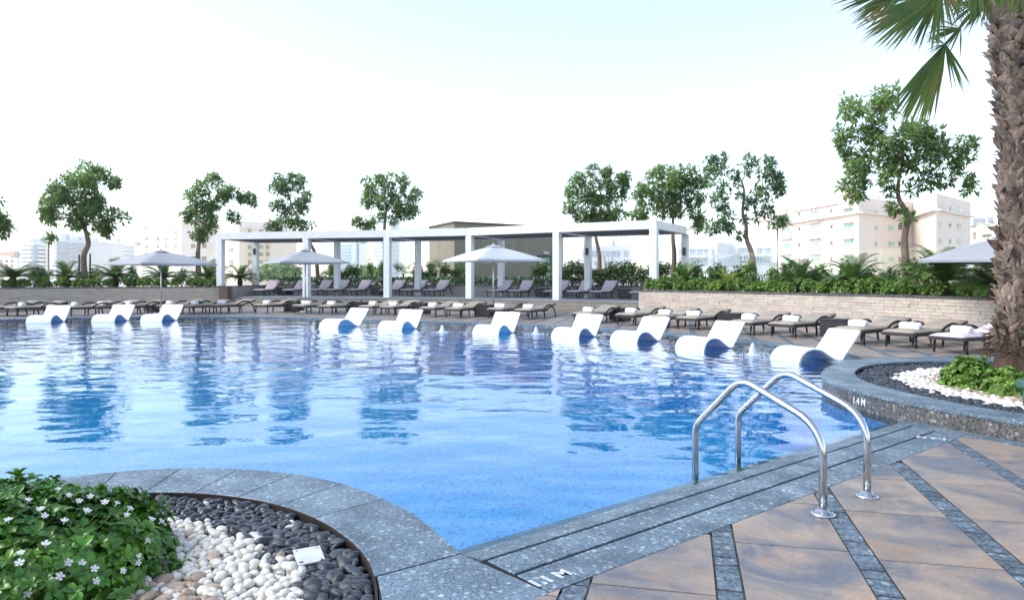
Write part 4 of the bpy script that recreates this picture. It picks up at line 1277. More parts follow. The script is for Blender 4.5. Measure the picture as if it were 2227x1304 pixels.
# pointed arch on the roof line
s_ = wpx(PK, 0, 1771, 440, 14, 1, PINKL, 'p'); q = a + d * (s_[1] * (b - a).length) + n * .4; z_ = zz(428, 140) - 0.6
pts = [(-.8, -.8), (-.8, .6), (-.5, 1.2), (0, 1.9), (.5, 1.2), (.8, .6), (.8, -.8)]
g = MB(); g.tube([(q.x + d.x * u_, q.y + d.y * u_, z_ + w_) for u_, w_ in pts], 0.14, 6); g.build('roof_arch', PINK, pk)
fcs_ = [wpx(PK, 0, 1774, 452, 100, 9, PINK, 'p')]
q = a + d * (fcs_[0][1] * (b - a).length) + n * .22
g = MB(); g.box((q.x, q.y, zz(437, 150)), (fcs_[0][3], 0.5, 1.9), rz_); g.build('parapet_panel', PINK, pk)

CR = [(2106, 168), (2260, 150)]
building('apartment_building', 'pale cream building with small windows between the pink block and the palm trunk', CR, zz(487, 160), CREAML,
         [[wpx(CR, 0, x, y, 11, 6, GLASSG) for x in (2146, 2200) for y in (491, 515, 545)] + [wpx(CR, 0, 2119, y, 6, 14, GLASSW) for y in (512, 545)] + [wpx(CR, 0, x, 509, 24, 1.5, CREAM, 'b') for x in (2146, 2200)]], trim=CREAM, parapet=0.5)
# white modern blocks right of the pergola
A1 = [(1222, 135), (1266, 128), (1372, 130)]
building('apartment_building', 'low white block with grey windows seen under the right end of the pergola', A1, zz(535, 130), WHITEB,
         [[], [wpx(A1, 1, x, 552, w, 13, GLASSB) for x, w in ((1263 + 8, 7), (1292, 14), (1310, 12), (1327, 14), (1341, 14), (1362, 7))] + [wpx(A1, 1, x, 572, 14, 9, GLASSB) for x in (1300, 1325, 1345)]], trim=WHITEB, parapet=0.8)
A2 = [(1474, 118), (1560, 116), (1592, 122), (1682, 120)]
building('apartment_building', 'white flat-roofed apartments with grey glass balconies between pergola and pink block', A2, zz(528, 118), WHITEB,
         [[wpx(A2, 0, x, 549, 14, 14, GLASSB) for x in (1484, 1500, 1515, 1531)] + [wpx(A2, 0, 1549, 549, 5, 12, GLASSB), wpx(A2, 0, 1549, 568, 5, 12, GLASSB)] + [wpx(A2, 0, x, 570, 14, 12, GLASSB) for x in (1500, 1515, 1531)] + [wpx(A2, 0, 1506, 559, 62, 2, WHITEB, 'b')], [],
          [wpx(A2, 2, x, 546, 10, 13, GLASSB) for x in (1611, 1623, 1651, 1668)] + [wpx(A2, 2, x, 566, 12, 11, GLASSB) for x in (1615, 1652, 1668)] + [wpx(A2, 2, 1640, 556, 72, 2, WHITEB, 'b')]], trim=WHITEB, parapet=0.9)
# left side of the city
L1 = [(-60, 210), (38, 205)]
building('apartment_building', 'low cream house with terracotta roof at the far left edge', L1, zz(560, 205), CREAML,
         [[wpx(L1, 0, x, y, 5, 6, GLASSW) for x in (2, 14, 26) for y in (568, 578)] + [wpx(L1, 0, 10, 552, 50, 8, RTILE, 'p')]], trim=CREAML, parapet=0.4)
L2 = [(46, 195), (74, 190), (104, 196)]
rows = [531 + 8.6 * i for i in range(7)]
building('apartment_building', 'pale high block with stacked white balcony bands, left of the first tall tree', L2, zz(526, 190), GREYB,
         [[wpx(L2, 0, 60, y, 24, 4.2, BAND, 'b') for y in rows], [wpx(L2, 1, 90, y, 22, 4.2, BAND, 'b') for y in rows] + [wpx(L2, 1, 77, y + 4, 5, 4, GLASSB) for y in rows]], trim=WHITEB, parapet=1.0)
L3 = [(104, 185), (122, 180), (186, 186)]
rows = [529 + 8.3 * i for i in range(7)]
building('office_building', 'banded office block with dark stair tower behind the first tall tree', L3, zz(521, 182), WHITEB,
         [[wpx(L3, 0, 106, 556, 3.5, 64, GLASSD, 'p')] + [wpx(L3, 0, 115, y, 9, 3.5, GLASSB) for y in rows], [wpx(L3, 1, 154, y, 58, 3.2, GLASSB) for y in rows]], trim=WHITEB, parapet=0.7)
L4 = [(200, 255), (290, 250)]
building('office_building', 'distant pale block with thin glass bands above the first umbrella', L4, zz(529, 250), WHITEB,
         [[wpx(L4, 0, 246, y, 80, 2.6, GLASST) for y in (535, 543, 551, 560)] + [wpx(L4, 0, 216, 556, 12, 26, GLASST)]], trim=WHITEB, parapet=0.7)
L5 = [(292, 230), (366, 222), (402, 226)]
building('apartment_building', 'very pale cream block with rows of tiny windows left of the second tree', L5, zz(500, 222), CREAML,
         [[wpx(L5, 0, x, y, 5, 4.5, GLASSW) for x in (318, 343, 361) for y in (519, 536, 552)] + [wpx(L5, 0, 299, 529, 9, 6, RTILE, 'p')], [wpx(L5, 1, 385, y, 6, 4.5, GLASSW) for y in (519, 536, 552, 566)]], trim=CREAML, parapet=0.8)
L6 = [(366, 205), (395, 198), (470, 202)]
building('apartment_building', 'warm cream block rising behind the second tree beside the pergola', L6, zz(486, 200), CREAML,
         [[wpx(L6, 0, 381, y, 6, 5, GLASSW) for y in (505, 520, 536)], [wpx(L6, 1, x, y, 9, 8, GLASSW) for x in (420, 444) for y in (535, 562)] + [wpx(L6, 1, 457, 541, 5, 24, CREAM, 'p')] + [wpx(L6, 1, x, 505, 6, 5, GLASSW) for x in (410, 430, 450)]], trim=CREAM, parapet=1.2)
L7 = [(470, 160), (520, 152), (592, 158)]
building('apartment_building', 'beige apartment block with bay windows seen through the left bay of the pergola', L7, zz(482, 154), CREAM,
         [[wpx(L7, 0, x, y, 8, 8, GLASSW) for x in (482, 502) for y in (520, 544, 570, 592)], [wpx(L7, 1, x, y, 7, 9, GLASSW) for x in (543, 568, 582) for y in (503, 537, 553, 570, 588)] + [wpx(L7, 1, 553, y, 16, 2, CREAML, 'b') for y in (528, 545, 562)] + [wpx(L7, 1, 583, y, 14, 2, CREAML, 'b') for y in (528, 545, 562)]], trim=CREAML, parapet=1.4)
L8 = [(736, 290), (764, 288)]
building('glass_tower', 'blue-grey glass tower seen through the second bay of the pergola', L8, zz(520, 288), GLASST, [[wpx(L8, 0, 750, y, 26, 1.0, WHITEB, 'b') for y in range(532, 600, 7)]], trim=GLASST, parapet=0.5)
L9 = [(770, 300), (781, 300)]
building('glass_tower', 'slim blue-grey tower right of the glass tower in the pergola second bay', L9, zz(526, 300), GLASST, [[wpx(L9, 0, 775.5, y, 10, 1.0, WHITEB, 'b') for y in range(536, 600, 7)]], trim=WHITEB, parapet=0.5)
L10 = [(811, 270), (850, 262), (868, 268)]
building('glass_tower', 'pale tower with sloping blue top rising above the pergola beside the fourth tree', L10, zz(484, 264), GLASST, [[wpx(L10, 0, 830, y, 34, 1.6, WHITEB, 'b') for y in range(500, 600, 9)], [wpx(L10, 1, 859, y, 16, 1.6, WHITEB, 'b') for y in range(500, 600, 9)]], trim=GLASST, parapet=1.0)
# ------------------------------------------------------------------ loungers, tables, towels
def make_lounger(kind, label, cat, group):
    """local frame: foot end at y=0, head end towards +y"""
    t = thing('sun_lounger', label, cat, (0, 0, 0), 0, group)
    cm = CUSH if kind == 'low' else CUSH2
    hb = 0.17 if kind == 'low' else 0.50
    Lb = 0.76 if kind == 'low' else 0.72
    y1 = 1.16; z0 = 0.27
    W2 = 0.32
    # frame: woven rim with slats
    g = MB()
    for s in (-1, 1): g.box((s * (W2 + 0.01), y1 / 2 + 0.02, z0), (0.045, y1 + 0.06, 0.06), ch=0.008)
    g.box((0, 0.0, z0), (2 * W2, 0.045, 0.06)); g.box((0, y1, z0), (2 * W2, 0.045, 0.05)); g.box((0, y1 / 2, z0 + 0.008), (2 * W2, y1 - 0.06, 0.012))
    g.build('frame', WICK, t)
    bx = (0, y1 + 0.01, z0 + 0.02); ang = math.asin(min(0.95, hb / Lb)) 
    Mb = Matrix.Translation(bx) @ Matrix.Rotation(ang, 4, 'X')
    g = MB()
    g.box(None, (2 * W2 + 0.03, Lb, 0.03), M=Mb @ Matrix.Translation((0, Lb / 2, 0))); 
    if kind != 'low': g.beam((0, y1 + 0.45, z0), tuple((Mb @ V((0, Lb * .7, 0)))), 0.03, 0.03)
    g.build('back_frame', WICK, t)
    for s in (-1, 1):
        g = MB(); g.tube([(s * 0.30, 0.12, z0), (s * 0.31, 0.09, 0.12), (s * 0.31, 0.10, 0.0)], [0.022, 0.026, 0.02], 8); g.build('leg', WICK, t, smooth=True)
        g = MB(); g.tube([(s * 0.30, 1.02, z0), (s * 0.31, 1.04, 0.12), (s * 0.31, 1.02, 0.0)], [0.022, 0.026, 0.02], 8); g.build('leg', WICK, t, smooth=True)
        g = MB(); pts = catmull([V((s * 0.36, 0.80, 0.24)), V((s * 0.365, 0.95, 0.36)), V((s * 0.37, 1.20, 0.45)), V((s * 0.37, 1.48, 0.42)), V((s * 0.37, 1.72, 0.24)), V((s * 0.37, 1.80, 0.0))], 4)
        g.tube(pts, 0.021, 8, flat=1.4); g.build('arm', WICK, t, smooth=True)
    # cushions with rounded edges
    def pad(name, L, M_, th=0.065):
        bm = bmesh.new(); bmesh.ops.create_grid(bm, x_segments=8, y_segments=14, size=1)
        top = [(v.co.x, v.co.y) for v in bm.verts]
        bm.free()
        nx, ny = 8, 12
        g = MB(); vs = []
        for j in range(ny + 1):
            for i in range(nx + 1):
                u = i / nx * 2 - 1; v = j / ny * 2 - 1
                ex = 1 - abs(u) ** 8; ey = 1 - abs(v) ** 14
                z = th * (0.35 + 0.65 * max(0, ex * ey) ** 0.5) + 0.006 * math.cos(v * L * 14)
                vs.append(M_ @ V((u * W2 * (1.0), (v + 1) / 2 * L, z)))
        nt_ = len(vs)
        for j in range(ny + 1):
            for i in range(nx + 1):
                u = i / nx * 2 - 1; v = j / ny * 2 - 1
                vs.append(M_ @ V((u * W2, (v + 1) / 2 * L, 0.004)))
        fs = []
        for j in range(ny):
            for i in range(nx):
                a = j * (nx + 1) + i
                fs.append((a, a + 1, a + nx + 2, a + nx + 1)); fs.append((nt_ + a + nx + 1, nt_ + a + nx + 2, nt_ + a + 1, nt_ + a))
        for i in range(nx):
            fs.append((nt_ + i, nt_ + i + 1, i + 1, i)); b = ny * (nx + 1) + i; fs.append((b, b + 1, nt_ + b + 1, nt_ + b))
        for j in range(ny):
            a = j * (nx + 1); fs.append((a, a + nx + 1, nt_ + a + nx + 1, nt_ + a)); b = a + nx; fs.append((nt_ + b, nt_ + b + nx + 1, b + nx + 1, b))
        g.add(vs, fs); return g.build(name, cm, t, smooth=True)
    pad('seat_cushion', y1 + 0.03, Matrix.Translation((0, -0.03, z0 + 0.03)))
    pad('back_cushion', Lb + 0.02, Mb @ Matrix.Translation((0, 0.01, 0.014)))
    KIDS[t.name] = list(t.children)
    return t

LOW = make_lounger('low', 'x', 'sun lounger', 'taupe loungers along the poolside deck')
HIGH = make_lounger('high', 'x', 'sun lounger', 'lilac loungers raised under the pergola')

def interp(x, tab):
    for (x0, v0), (x1, v1) in zip(tab, tab[1:]):
        if x <= x1: return v0 + (v1 - v0) * max(0, (x - x0)) / (x1 - x0)
    return tab[-1][1]
ALPHA = [(0, 25), (1100, 27), (1280, 35), (1375, 40), (1510, 44), (1630, 48), (1720, 52), (1868, 57), (1980, 60), (2090, 64)]

def make_towel(label):
    t = thing('rolled_towel', label, 'towel', (0, 0, 0), 0, 'rolled white towels on the poolside loungers')
    g = MB(); n = 14; pts = []; ra = []
    for x, r in ((-.205, .045), (-.20, .064), (-.185, .072), (0, .075), (.185, .072), (.20, .064), (.205, .045)):
        pts.append((x, 0, .072)); ra.append(r)
    g.tube(pts, ra, n, flat=0.93); g.build('roll', TOWEL, t, smooth=True)
    g = MB(); sp = []
    for k in range(22):
        a = k * 0.62; r = 0.008 + 0.0024 * k; sp.append((0.208, r * math.cos(a), .072 + r * math.sin(a)))
    g.tube(sp, 0.004, 5); g.tube([(-p[0], p[1], p[2]) for p in sp], 0.004, 5); g.build('spiral_edge', TOWEL, t, smooth=True)
    g = MB(); g.box((0, -0.058, .045), (0.38, 0.03, 0.09), ch=0.012); g.build('loose_flap', TOWEL, t)
    KIDS[t.name] = list(t.children)
    return t
TW = make_towel('x')
LL = [ # towel pixel, distance, lounger label, towel label
 (-12, 26.4, 'taupe lounger cut off by the left edge of the view', None),
 (48, 26.4, 'taupe lounger on the left side of the leftmost dark wicker table', 'rolled white towel leftmost of all on the poolside loungers'),
 (162, 26.6, 'taupe lounger just right of the leftmost dark wicker table', 'rolled white towel just right of the leftmost wicker table'),
 (221, 27.4, 'taupe lounger with its head by the first umbrella, second from the leftmost wicker table', 'rolled white towel above the second white pool chaise from the left'),
 (280, 27.9, 'taupe lounger left of the wicker table behind the third pool chaise', 'rolled white towel left of the wicker table below the first umbrella'),
 (372, 28.4, 'taupe lounger right of the wicker table behind the third pool chaise from the left', 'rolled white towel directly above the third white pool chaise from the left'),
 (425, 28.2, 'taupe lounger second from the left end of the steps', 'rolled white towel second from the left end of the steps'),
 (482, 28.7, 'taupe lounger nearest the brown pillar at the left end of the steps', 'rolled white towel nearest the brown pillar'),
 (582, 28.9, 'taupe lounger alone on the left of the wicker table under the second umbrella', 'rolled white towel left of the wicker table under the second umbrella'),
 (666, 28.4, 'taupe lounger at the pole of the second umbrella', 'rolled white towel at the pole of the second umbrella'),
 (721, 27.9, 'taupe lounger right of the second umbrella pole, above the fourth pool chaise', 'rolled white towel right of the second umbrella pole'),
 (810, 27.6, 'taupe lounger behind the raised back of the fourth pool chaise', 'rolled white towel behind the back of the fourth pool chaise'),
 (855, 27.1, 'taupe lounger left of the wicker table above the fifth pool chaise', 'rolled white towel left of the wicker table above the fifth pool chaise'),
 (943, 26.2, 'taupe lounger right of the wicker table above the fifth pool chaise', 'rolled white towel above the left water jet'),
 (998, 25.6, 'taupe lounger left of the wicker table beside the third umbrella pole', 'rolled white towel left of the third umbrella pole'),
 (1089, 25.3, 'taupe lounger right of the third umbrella pole, behind the sixth pool chaise', 'rolled white towel behind the sixth pool chaise'),
 (1149, 24.6, 'taupe lounger at the left side of the open gap before the steps', 'rolled white towel above the middle water jet'),
 (1280, 22.1, 'taupe lounger at the right side of the open gap before the steps', 'rolled white towel above the seventh pool chaise'),
 (1375, 21.5, 'taupe lounger at the corner of the right planter wall, right of a wicker table', 'rolled white towel below the corner post of the pergola'),
 (1446, 20.4, 'taupe lounger behind the back of the eighth pool chaise', 'rolled white towel behind the back of the eighth pool chaise'),
 (1510, 19.7, 'taupe lounger left of the wicker table behind the ninth pool chaise', 'rolled white towel left of the wicker table behind the ninth pool chaise'),
 (1630, 17.9, 'taupe lounger right of the wicker table behind the ninth pool chaise', 'rolled white towel above the right water jet'),
 (1720, 17.2, 'taupe lounger left of the rightmost dark wicker table', 'rolled white towel left of the rightmost wicker table'),
 (1868, 15.4, 'taupe lounger behind the back of the tenth and nearest pool chaise', 'rolled white towel right of the rightmost wicker table'),
 (1980, 14.6, 'taupe lounger between the nearest pool chaise and the lilac lounger', 'rolled white towel on the last taupe lounger towards the palm'),
 (2090, 13.5, 'lilac cushioned lounger lying flat beside the palm trunk', 'rolled white towel on the lilac lounger beside the palm trunk'),
]
first = True; tfirst = True
for px_, Y, lab, tl in LL:
    al = R(interp(px_, ALPHA)); ax = V((math.sin(al), math.cos(al), 0))
    tw = V(((px_ - CX) * Y / F, Y, 0))
    org = tw - ax * 0.42
    if first: o = LOW; o.location = org; o.rotation_euler = (0, 0, -al); o['label'] = lab; first = False
    else: o = copy_tree(LOW, org, -al, lab)
    if px_ == 2090:
        bpy.context.view_layer.update()
        for ch in o.children_recursive:
            if ch.name.startswith(('seat_cushion', 'back_cushion')):
                me = ch.data.copy(); me.materials.clear(); me.materials.append(CUSH2); ch.data = me
        o['group'] = 'lilac loungers'; del o['group']
    if tl:
        p = (tw.x + rnd.uniform(-.03, .03), tw.y, 0.362)
        rz = -al + rnd.uniform(-.35, .2)
        if tfirst: TW.location = p; TW.rotation_euler = (0, 0, rz); TW['label'] = tl; tfirst = False
        else: copy_tree(TW, p, rz, tl)
HL = [(550.5, 37.7, 'lilac raised lounger nearest the left end of the pergola platform'), (614, 38.2, 'lilac raised lounger just left of the second umbrella pole'), (667, 38.4, 'lilac raised lounger half hidden by the pergola post behind the second umbrella'),
      (704, 38.4, 'lilac raised lounger third from right in the group left of the middle wicker table'), (752, 38.4, 'lilac raised lounger on the left side of the wicker table at the third pergola post'),
      (824.6, 38.0, 'lilac raised lounger behind the third pergola post'), (872, 37.8, 'lilac raised lounger second in the trio right of the third pergola post'), (920, 37.4, 'lilac raised lounger at the right end of the trio behind the fourth post'),
      (1058, 35.6, 'lilac raised lounger right behind the third umbrella pole'), (1105, 35.2, 'lilac raised lounger left of the wicker table below the green door'),
      (1181, 34.2, 'lilac raised lounger behind the fifth pergola post'), (1232, 33.6, 'lilac raised lounger second to the right of the fifth pergola post'), (1281, 33.0, 'lilac raised lounger left of the rightmost wicker table on the platform'), (1368, 31.4, 'lilac raised lounger partly hidden by the right corner post and planter wall')]
HA = [(550, 10), (700, 16), (920, 26), (1105, 26), (1281, 34), (1368, 38)]
for i, (px_, Y, lab) in enumerate(HL):
    al = R(interp(px_, HA)); pe = V((math.cos(al), -math.sin(al), 0))
    org = V(((px_ - CX) * Y / F, Y, PLZ)) + pe * 0.32
    if i == 0: HIGH.location = org; HIGH.rotation_euler = (0, 0, -al); HIGH['label'] = lab
    else: copy_tree(HIGH, org, -al, lab)

def make_table():
    t = thing('side_table', 'x', 'side table', (0, 0, 0), 0, 'dark wicker side tables')
    g = MB(); g.box((0, 0, 0.215), (0.56, 0.56, 0.38), ch=0.01); g.build('wicker_body', WICK, t)
    g = MB(); g.box((0, 0, 0.418), (0.585, 0.585, 0.026), ch=0.006); g.build('table_top', WICK, t)
    for sx in (-1, 1):
        for sy in (-1, 1):
            g = MB(); g.lathe([(0.02, 0), (0.024, 0.026)], 8, (sx * .24, sy * .24, 0.0)); g.build('foot', ALU, t)
    for z in (0.1, 0.16, 0.22, 0.28, 0.34):
        g = MB(); g.box((0, 0, z), (0.568, 0.568, 0.012)); g.build('woven_band', WICK, t)
    KIDS[t.name] = list(t.children); return t
TB = make_table()
TT = [(123, 29.0, 'dark wicker side table leftmost on the pool deck'), (336, 29.6, 'dark wicker side table below the first umbrella'), (643, 29.6, 'dark wicker side table left of the second umbrella pole'), (780, 28.6, 'dark wicker side table above the fourth pool chaise back'),
      (916, 27.7, 'dark wicker side table above the fifth pool chaise'), (1056, 26.0, 'dark wicker side table at the third umbrella pole'), (1349, 23.3, 'dark wicker side table at the corner of the right planter wall'), (1589, 19.8, 'dark wicker side table behind the ninth pool chaise'), (1818, 17.0, 'nearest and largest looking dark wicker table, behind the nearest chaise')]
for i, (px_, Y, lab) in enumerate(TT):
    al = R(interp(px_, ALPHA)) * 0.75
    org = V(((px_ - CX) * Y / F, Y, 0))
    if i == 0: TB.location = org; TB.rotation_euler = (0, 0, -al); TB['label'] = lab
    else: copy_tree(TB, org, -al, lab)
for px_, Y, lab in ((619, 39.0, 'dark wicker table on the platform between the first two lilac loungers'), (821, 38.9, 'dark wicker table on the platform behind the third pergola post'), (1180, 35.6, 'dark wicker table on the platform below the green door'), (1358, 32.6, 'dark wicker table at the right end of the platform')):
    copy_tree(TB, V(((px_ - CX) * Y / F, Y, PLZ)), -0.3, lab, 'dark wicker tables on the platform')

# ------------------------------------------------------------------ white chaises standing in the shallow water
def make_chaise():
    t = thing('pool_chaise', 'x', 'pool chaise', (0, 0, 0), 0, 'white moulded chaises in the shallow water')
    pr_ = catmull([V((-0.03, -.27, 0)), V((-0.035, -.12, 0)), V((-0.02, .03, 0)), V((.04, .14, 0)), V((.15, .215, 0)), V((.30, .24, 0)), V((.45, .215, 0)), V((.60, .13, 0)), V((.72, .058, 0)), V((.81, .03, 0)), V((.90, .068, 0)), V((1.01, .19, 0)), V((1.14, .345, 0)), V((1.26, .50, 0)), V((1.295, .515, 0))], 4)
    W2 = 0.37; nx = 8
    top = pr_; bot = offset_line(pr_, -0.045)
    vs = []; fs = []
    m = len(top)
    for side, ln in ((0, top), (1, bot)):
        for k, p in enumerate(ln):
            for i in range(nx + 1):
                u = i / nx * 2 - 1
                dz = 0.022 * u * u if p.x > .90 else 0.006 * u * u
                ed = 0.012 * (abs(u) ** 10) * (1 if side == 0 else -1)
                vs.append((u * W2, p.x + (-dz if p.x > .90 else 0), p.y + (dz if p.x <= .90 else dz * .4) - ed))
    K = m * (nx + 1)
    for k in range(m - 1):
        for i in range(nx):
            a = k * (nx + 1) + i
            fs.append((a, a + 1, a + nx + 2, a + nx + 1)); fs.append((K + a + nx + 1, K + a + nx + 2, K + a + 1, K + a))
        a = k * (nx + 1); fs.append((a + nx + 1, K + a + nx + 1, K + a, a)); b = a + nx; fs.append((b, K + b, K + b + nx + 1, b + nx + 1))
    for i in range(nx):
        fs.append((K + i, K + i + 1, i + 1, i)); b = (m - 1) * (nx + 1) + i; fs.append((b, b + 1, K + b + 1, K + b))
    g = MB(); g.add(vs, fs); o = g.build('shell', WHITE2, t, smooth=True)
    bm = bmesh.new(); bm.from_mesh(o.data); bmesh.ops.recalc_face_normals(bm, faces=bm.faces)
    for e in bm.edges:
        if len(e.link_faces) == 2 and e.calc_face_angle(0) > 0.9: e.smooth = False
    bm.to_mesh(o.data); bm.free()
    g = MB(); g.box((0, 0.81, -0.16), (0.56, 0.08, 0.22), ch=0.01); g.build('support_foot', WHITE2, t)
    KIDS[t.name] = list(t.children)
    return t
CH = make_chaise()
CL = [(110.5, 702, -6, 'white pool chaise leftmost in the pool'), (249, 700, 0, 'white pool chaise second from the left, below the first umbrella canopy edge'), (352, 699.5, 6, 'white pool chaise third from the left, below the first umbrella pole'),
      (735, 713, 32, 'white pool chaise fourth from the left, below the second and third pergola posts'), (874, 718.5, 20, 'white pool chaise just left of the left water jet'), (1084.6, 728.5, 26, 'white pool chaise between the left and middle water jets'),
      (1259, 736.5, 34, 'white pool chaise just right of the middle water jet'), (1386, 746, 46, 'white pool chaise third from the right'), (1532, 762, 55, 'white pool chaise just left of the right water jet'), (1740, 790, 72, 'nearest and largest white pool chaise, beside the raised round planter')]
for i, (px_, y, a_, lab) in enumerate(CL):
    al = R(a_); pe = V((math.cos(al), -math.sin(al), 0))
    q = gp(px_, y, WZ); q = q - pe * 0.37
    if i == 0: CH.location = q; CH.rotation_euler = (0, 0, -al); CH['label'] = lab
    else: copy_tree(CH, q, -al, lab)

# water jets
FOAM = M('foam', (0.85, 0.90, 0.96), (0.70, 0.80, 0.95), rough=0.35, scale=20, bump=0.01, bscale=30, trans=0.3)
for i, (jx, jy) in enumerate(JETS):
    t = thing('water_jet', ('small white bubbling jet left of the middle, below the third umbrella edge', 'small white bubbling jet between the sixth and seventh chaises', 'small white bubbling jet between the two nearest chaises')[i], 'water jet', (jx, jy, WZ))
    g = MB(); rr = random.Random(i + 40); n = 14; vs = []; fs = []
    prof = [(.16, -.01), (.095, .012), (.065, .05), (.05, .10), (.038, .15), (.02, .19), (.004, .205)]
    for r_, z in prof:
        for k in range(n):
            a = 2 * PI * k / n; q = r_ * (1 + rr.uniform(-.28, .28)); vs.append((jx + q * math.cos(a), jy + q * math.sin(a), WZ + z * (0.92 + .16 * (i == 2)) + rr.uniform(-.01, .01)))
    for j in range(len(prof) - 1):
        for k in range(n):
            k2 = (k + 1) % n; fs.append((j * n + k, j * n + k2, j * n + n + k2, j * n + n + k))
    g.add(vs, fs); g.build('spout', FOAM, t, smooth=True)
    g = MB()
    for k in range(70):
        a = rr.uniform(0, 2 * PI); d = abs(rr.gauss(0, .16)) + .12; s_ = rr.uniform(.004, .012)
        g.lathe([(s_ * .5, -s_), (s_, 0), (s_ * .4, s_)], 5, (jx + d * math.cos(a), jy + d * math.sin(a), WZ + rr.uniform(0.0, .015)))
    tag(g.build('droplets', FOAM, t), kind='stuff')

# ------------------------------------------------------------------ umbrellas
def umbrella(px_, Y, ztip, zrim, half, rot, lab, mat, poleY=0.0, vent=True):
    c = V(((px_ - CX) * Y / F, Y, 0))
    t = thing('patio_umbrella', lab, 'umbrella', c, 0, 'white square patio umbrellas on the deck')
    g = MB(); g.tube([c, c + V((0, 0, ztip - 0.05))], 0.028, 10); pole = g.build('pole', ALU, t, smooth=True)
    g = MB(); g.lathe([(0.034, 0), (0.034, 0.05), (0.02, 0.06)], 10, (c.x, c.y, zrim + 0.05)); g.build('collar', DARKM, pole)
    g = MB(); g.lathe([(0.28, 0), (0.28, 0.05), (0.26, 0.06), (0.05, 0.065), (0.045, 0.28)], 20, (c.x, c.y, 0)); g.build('base', ALU, t)
    cs = [c + V((math.cos(rot + PI / 2 * k) * half, math.sin(rot + PI / 2 * k) * half, 0)) for k in range(4)]
    n = 10
    vs = []; fs = []
    for k in range(4):
        a, b = cs[k], cs[(k + 1) % 4]
        base = len(vs)
        for i in range(n + 1):
            u = i / n
            for j in range(n + 1):
                v = j / n
                e = a.lerp(b, v)
                em = e.lerp(c, 0.055 * math.sin(PI * v))
                p = c.lerp(em, u)
                sag = 0.05 * math.sin(PI * v) * u - 0.06 * math.sin(PI * u) * (1 - 0.0)
                z = ztip - (ztip - zrim) * (u ** 0.92) + 0.045 * math.sin(PI * u) - 0.055 * math.sin(PI * v) * u * math.sin(PI * min(u, .85))
                z -= 0.0 if u < 1 else 0
                vs.append((p.x, p.y, z))
        for i in range(n):
            for j in range(n):
                q = base + i * (n + 1) + j
                fs.append((q, q + n + 1, q + n + 2, q + 1))
    bm = bmesh.new()
    g = MB(); g.add(vs, fs); o = g.build('canopy', mat, t, smooth=True)
    bm.from_mesh(o.data); bmesh.ops.remove_doubles(bm, verts=bm.verts, dist=0.002); bmesh.ops.recalc_face_normals(bm, faces=bm.faces)
    r_ = bmesh.ops.solidify(bm, geom=bm.faces[:], thickness=0.006); bm.to_mesh(o.data); bm.free()
    g = MB()
    for k in range(4):
        a, b = cs[k], cs[(k + 1) % 4]
        pr = None
        for j in range(n + 1):
            v = j / n; e = a.lerp(b, v); em = e.lerp(c, 0.055 * math.sin(PI * v)); p = V((em.x, em.y, zrim))
            if pr is not None: g.add([pr, p, p - V((0, 0, .05)), pr - V((0, 0, .05))], [(0, 1, 2, 3)])
            pr = p
    g.build('valance', mat, o)
    for k in range(4):
        g = MB(); g.beam(c + V((0, 0, ztip - .06)), cs[k].lerp(c, .02) + V((0, 0, zrim - .012)), 0.02, 0.025); g.build('rib', ALU, t)
        g = MB(); g.beam(c + V((0, 0, zrim + .08)), c.lerp(cs[k], .5) + V((0, 0, zrim + (ztip - zrim) * .46)), 0.016, 0.016); g.build('strut', ALU, t)
    if vent:
        g = MB(); vs = [(c.x, c.y, ztip + .035)]; fs = []
        for k in range(4): vs.append(tuple(c.lerp(cs[k], .17) + V((0, 0, ztip - (ztip - zrim) * .10 + .012))))
        for k in range(4): fs.append((0, 1 + k, 1 + (k + 1) % 4))
        g.add(vs, fs); g.build('vent_cap', mat, o)
    g = MB(); g.lathe([(0.012, 0), (0.014, .03), (.03, .05), (.03, .075), (.008, .10)], 10, (c.x, c.y, ztip + .0)); g.build('finial', DARKM if not vent else ALU, t)
    return t
def rimz(y, Y): return EYE - (y - HY) * Y / F
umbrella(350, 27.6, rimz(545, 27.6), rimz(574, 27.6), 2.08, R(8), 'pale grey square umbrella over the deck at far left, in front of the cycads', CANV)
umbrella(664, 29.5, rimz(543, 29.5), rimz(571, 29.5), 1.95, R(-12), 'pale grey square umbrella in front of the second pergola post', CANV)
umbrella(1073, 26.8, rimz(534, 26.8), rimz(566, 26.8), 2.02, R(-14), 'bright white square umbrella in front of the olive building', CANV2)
umbrella(2190, 15.6, rimz(512, 15.6), rimz(567, 15.6), 2.25, R(12), 'grey square umbrella half hidden behind the palm trunk at right', CANV)

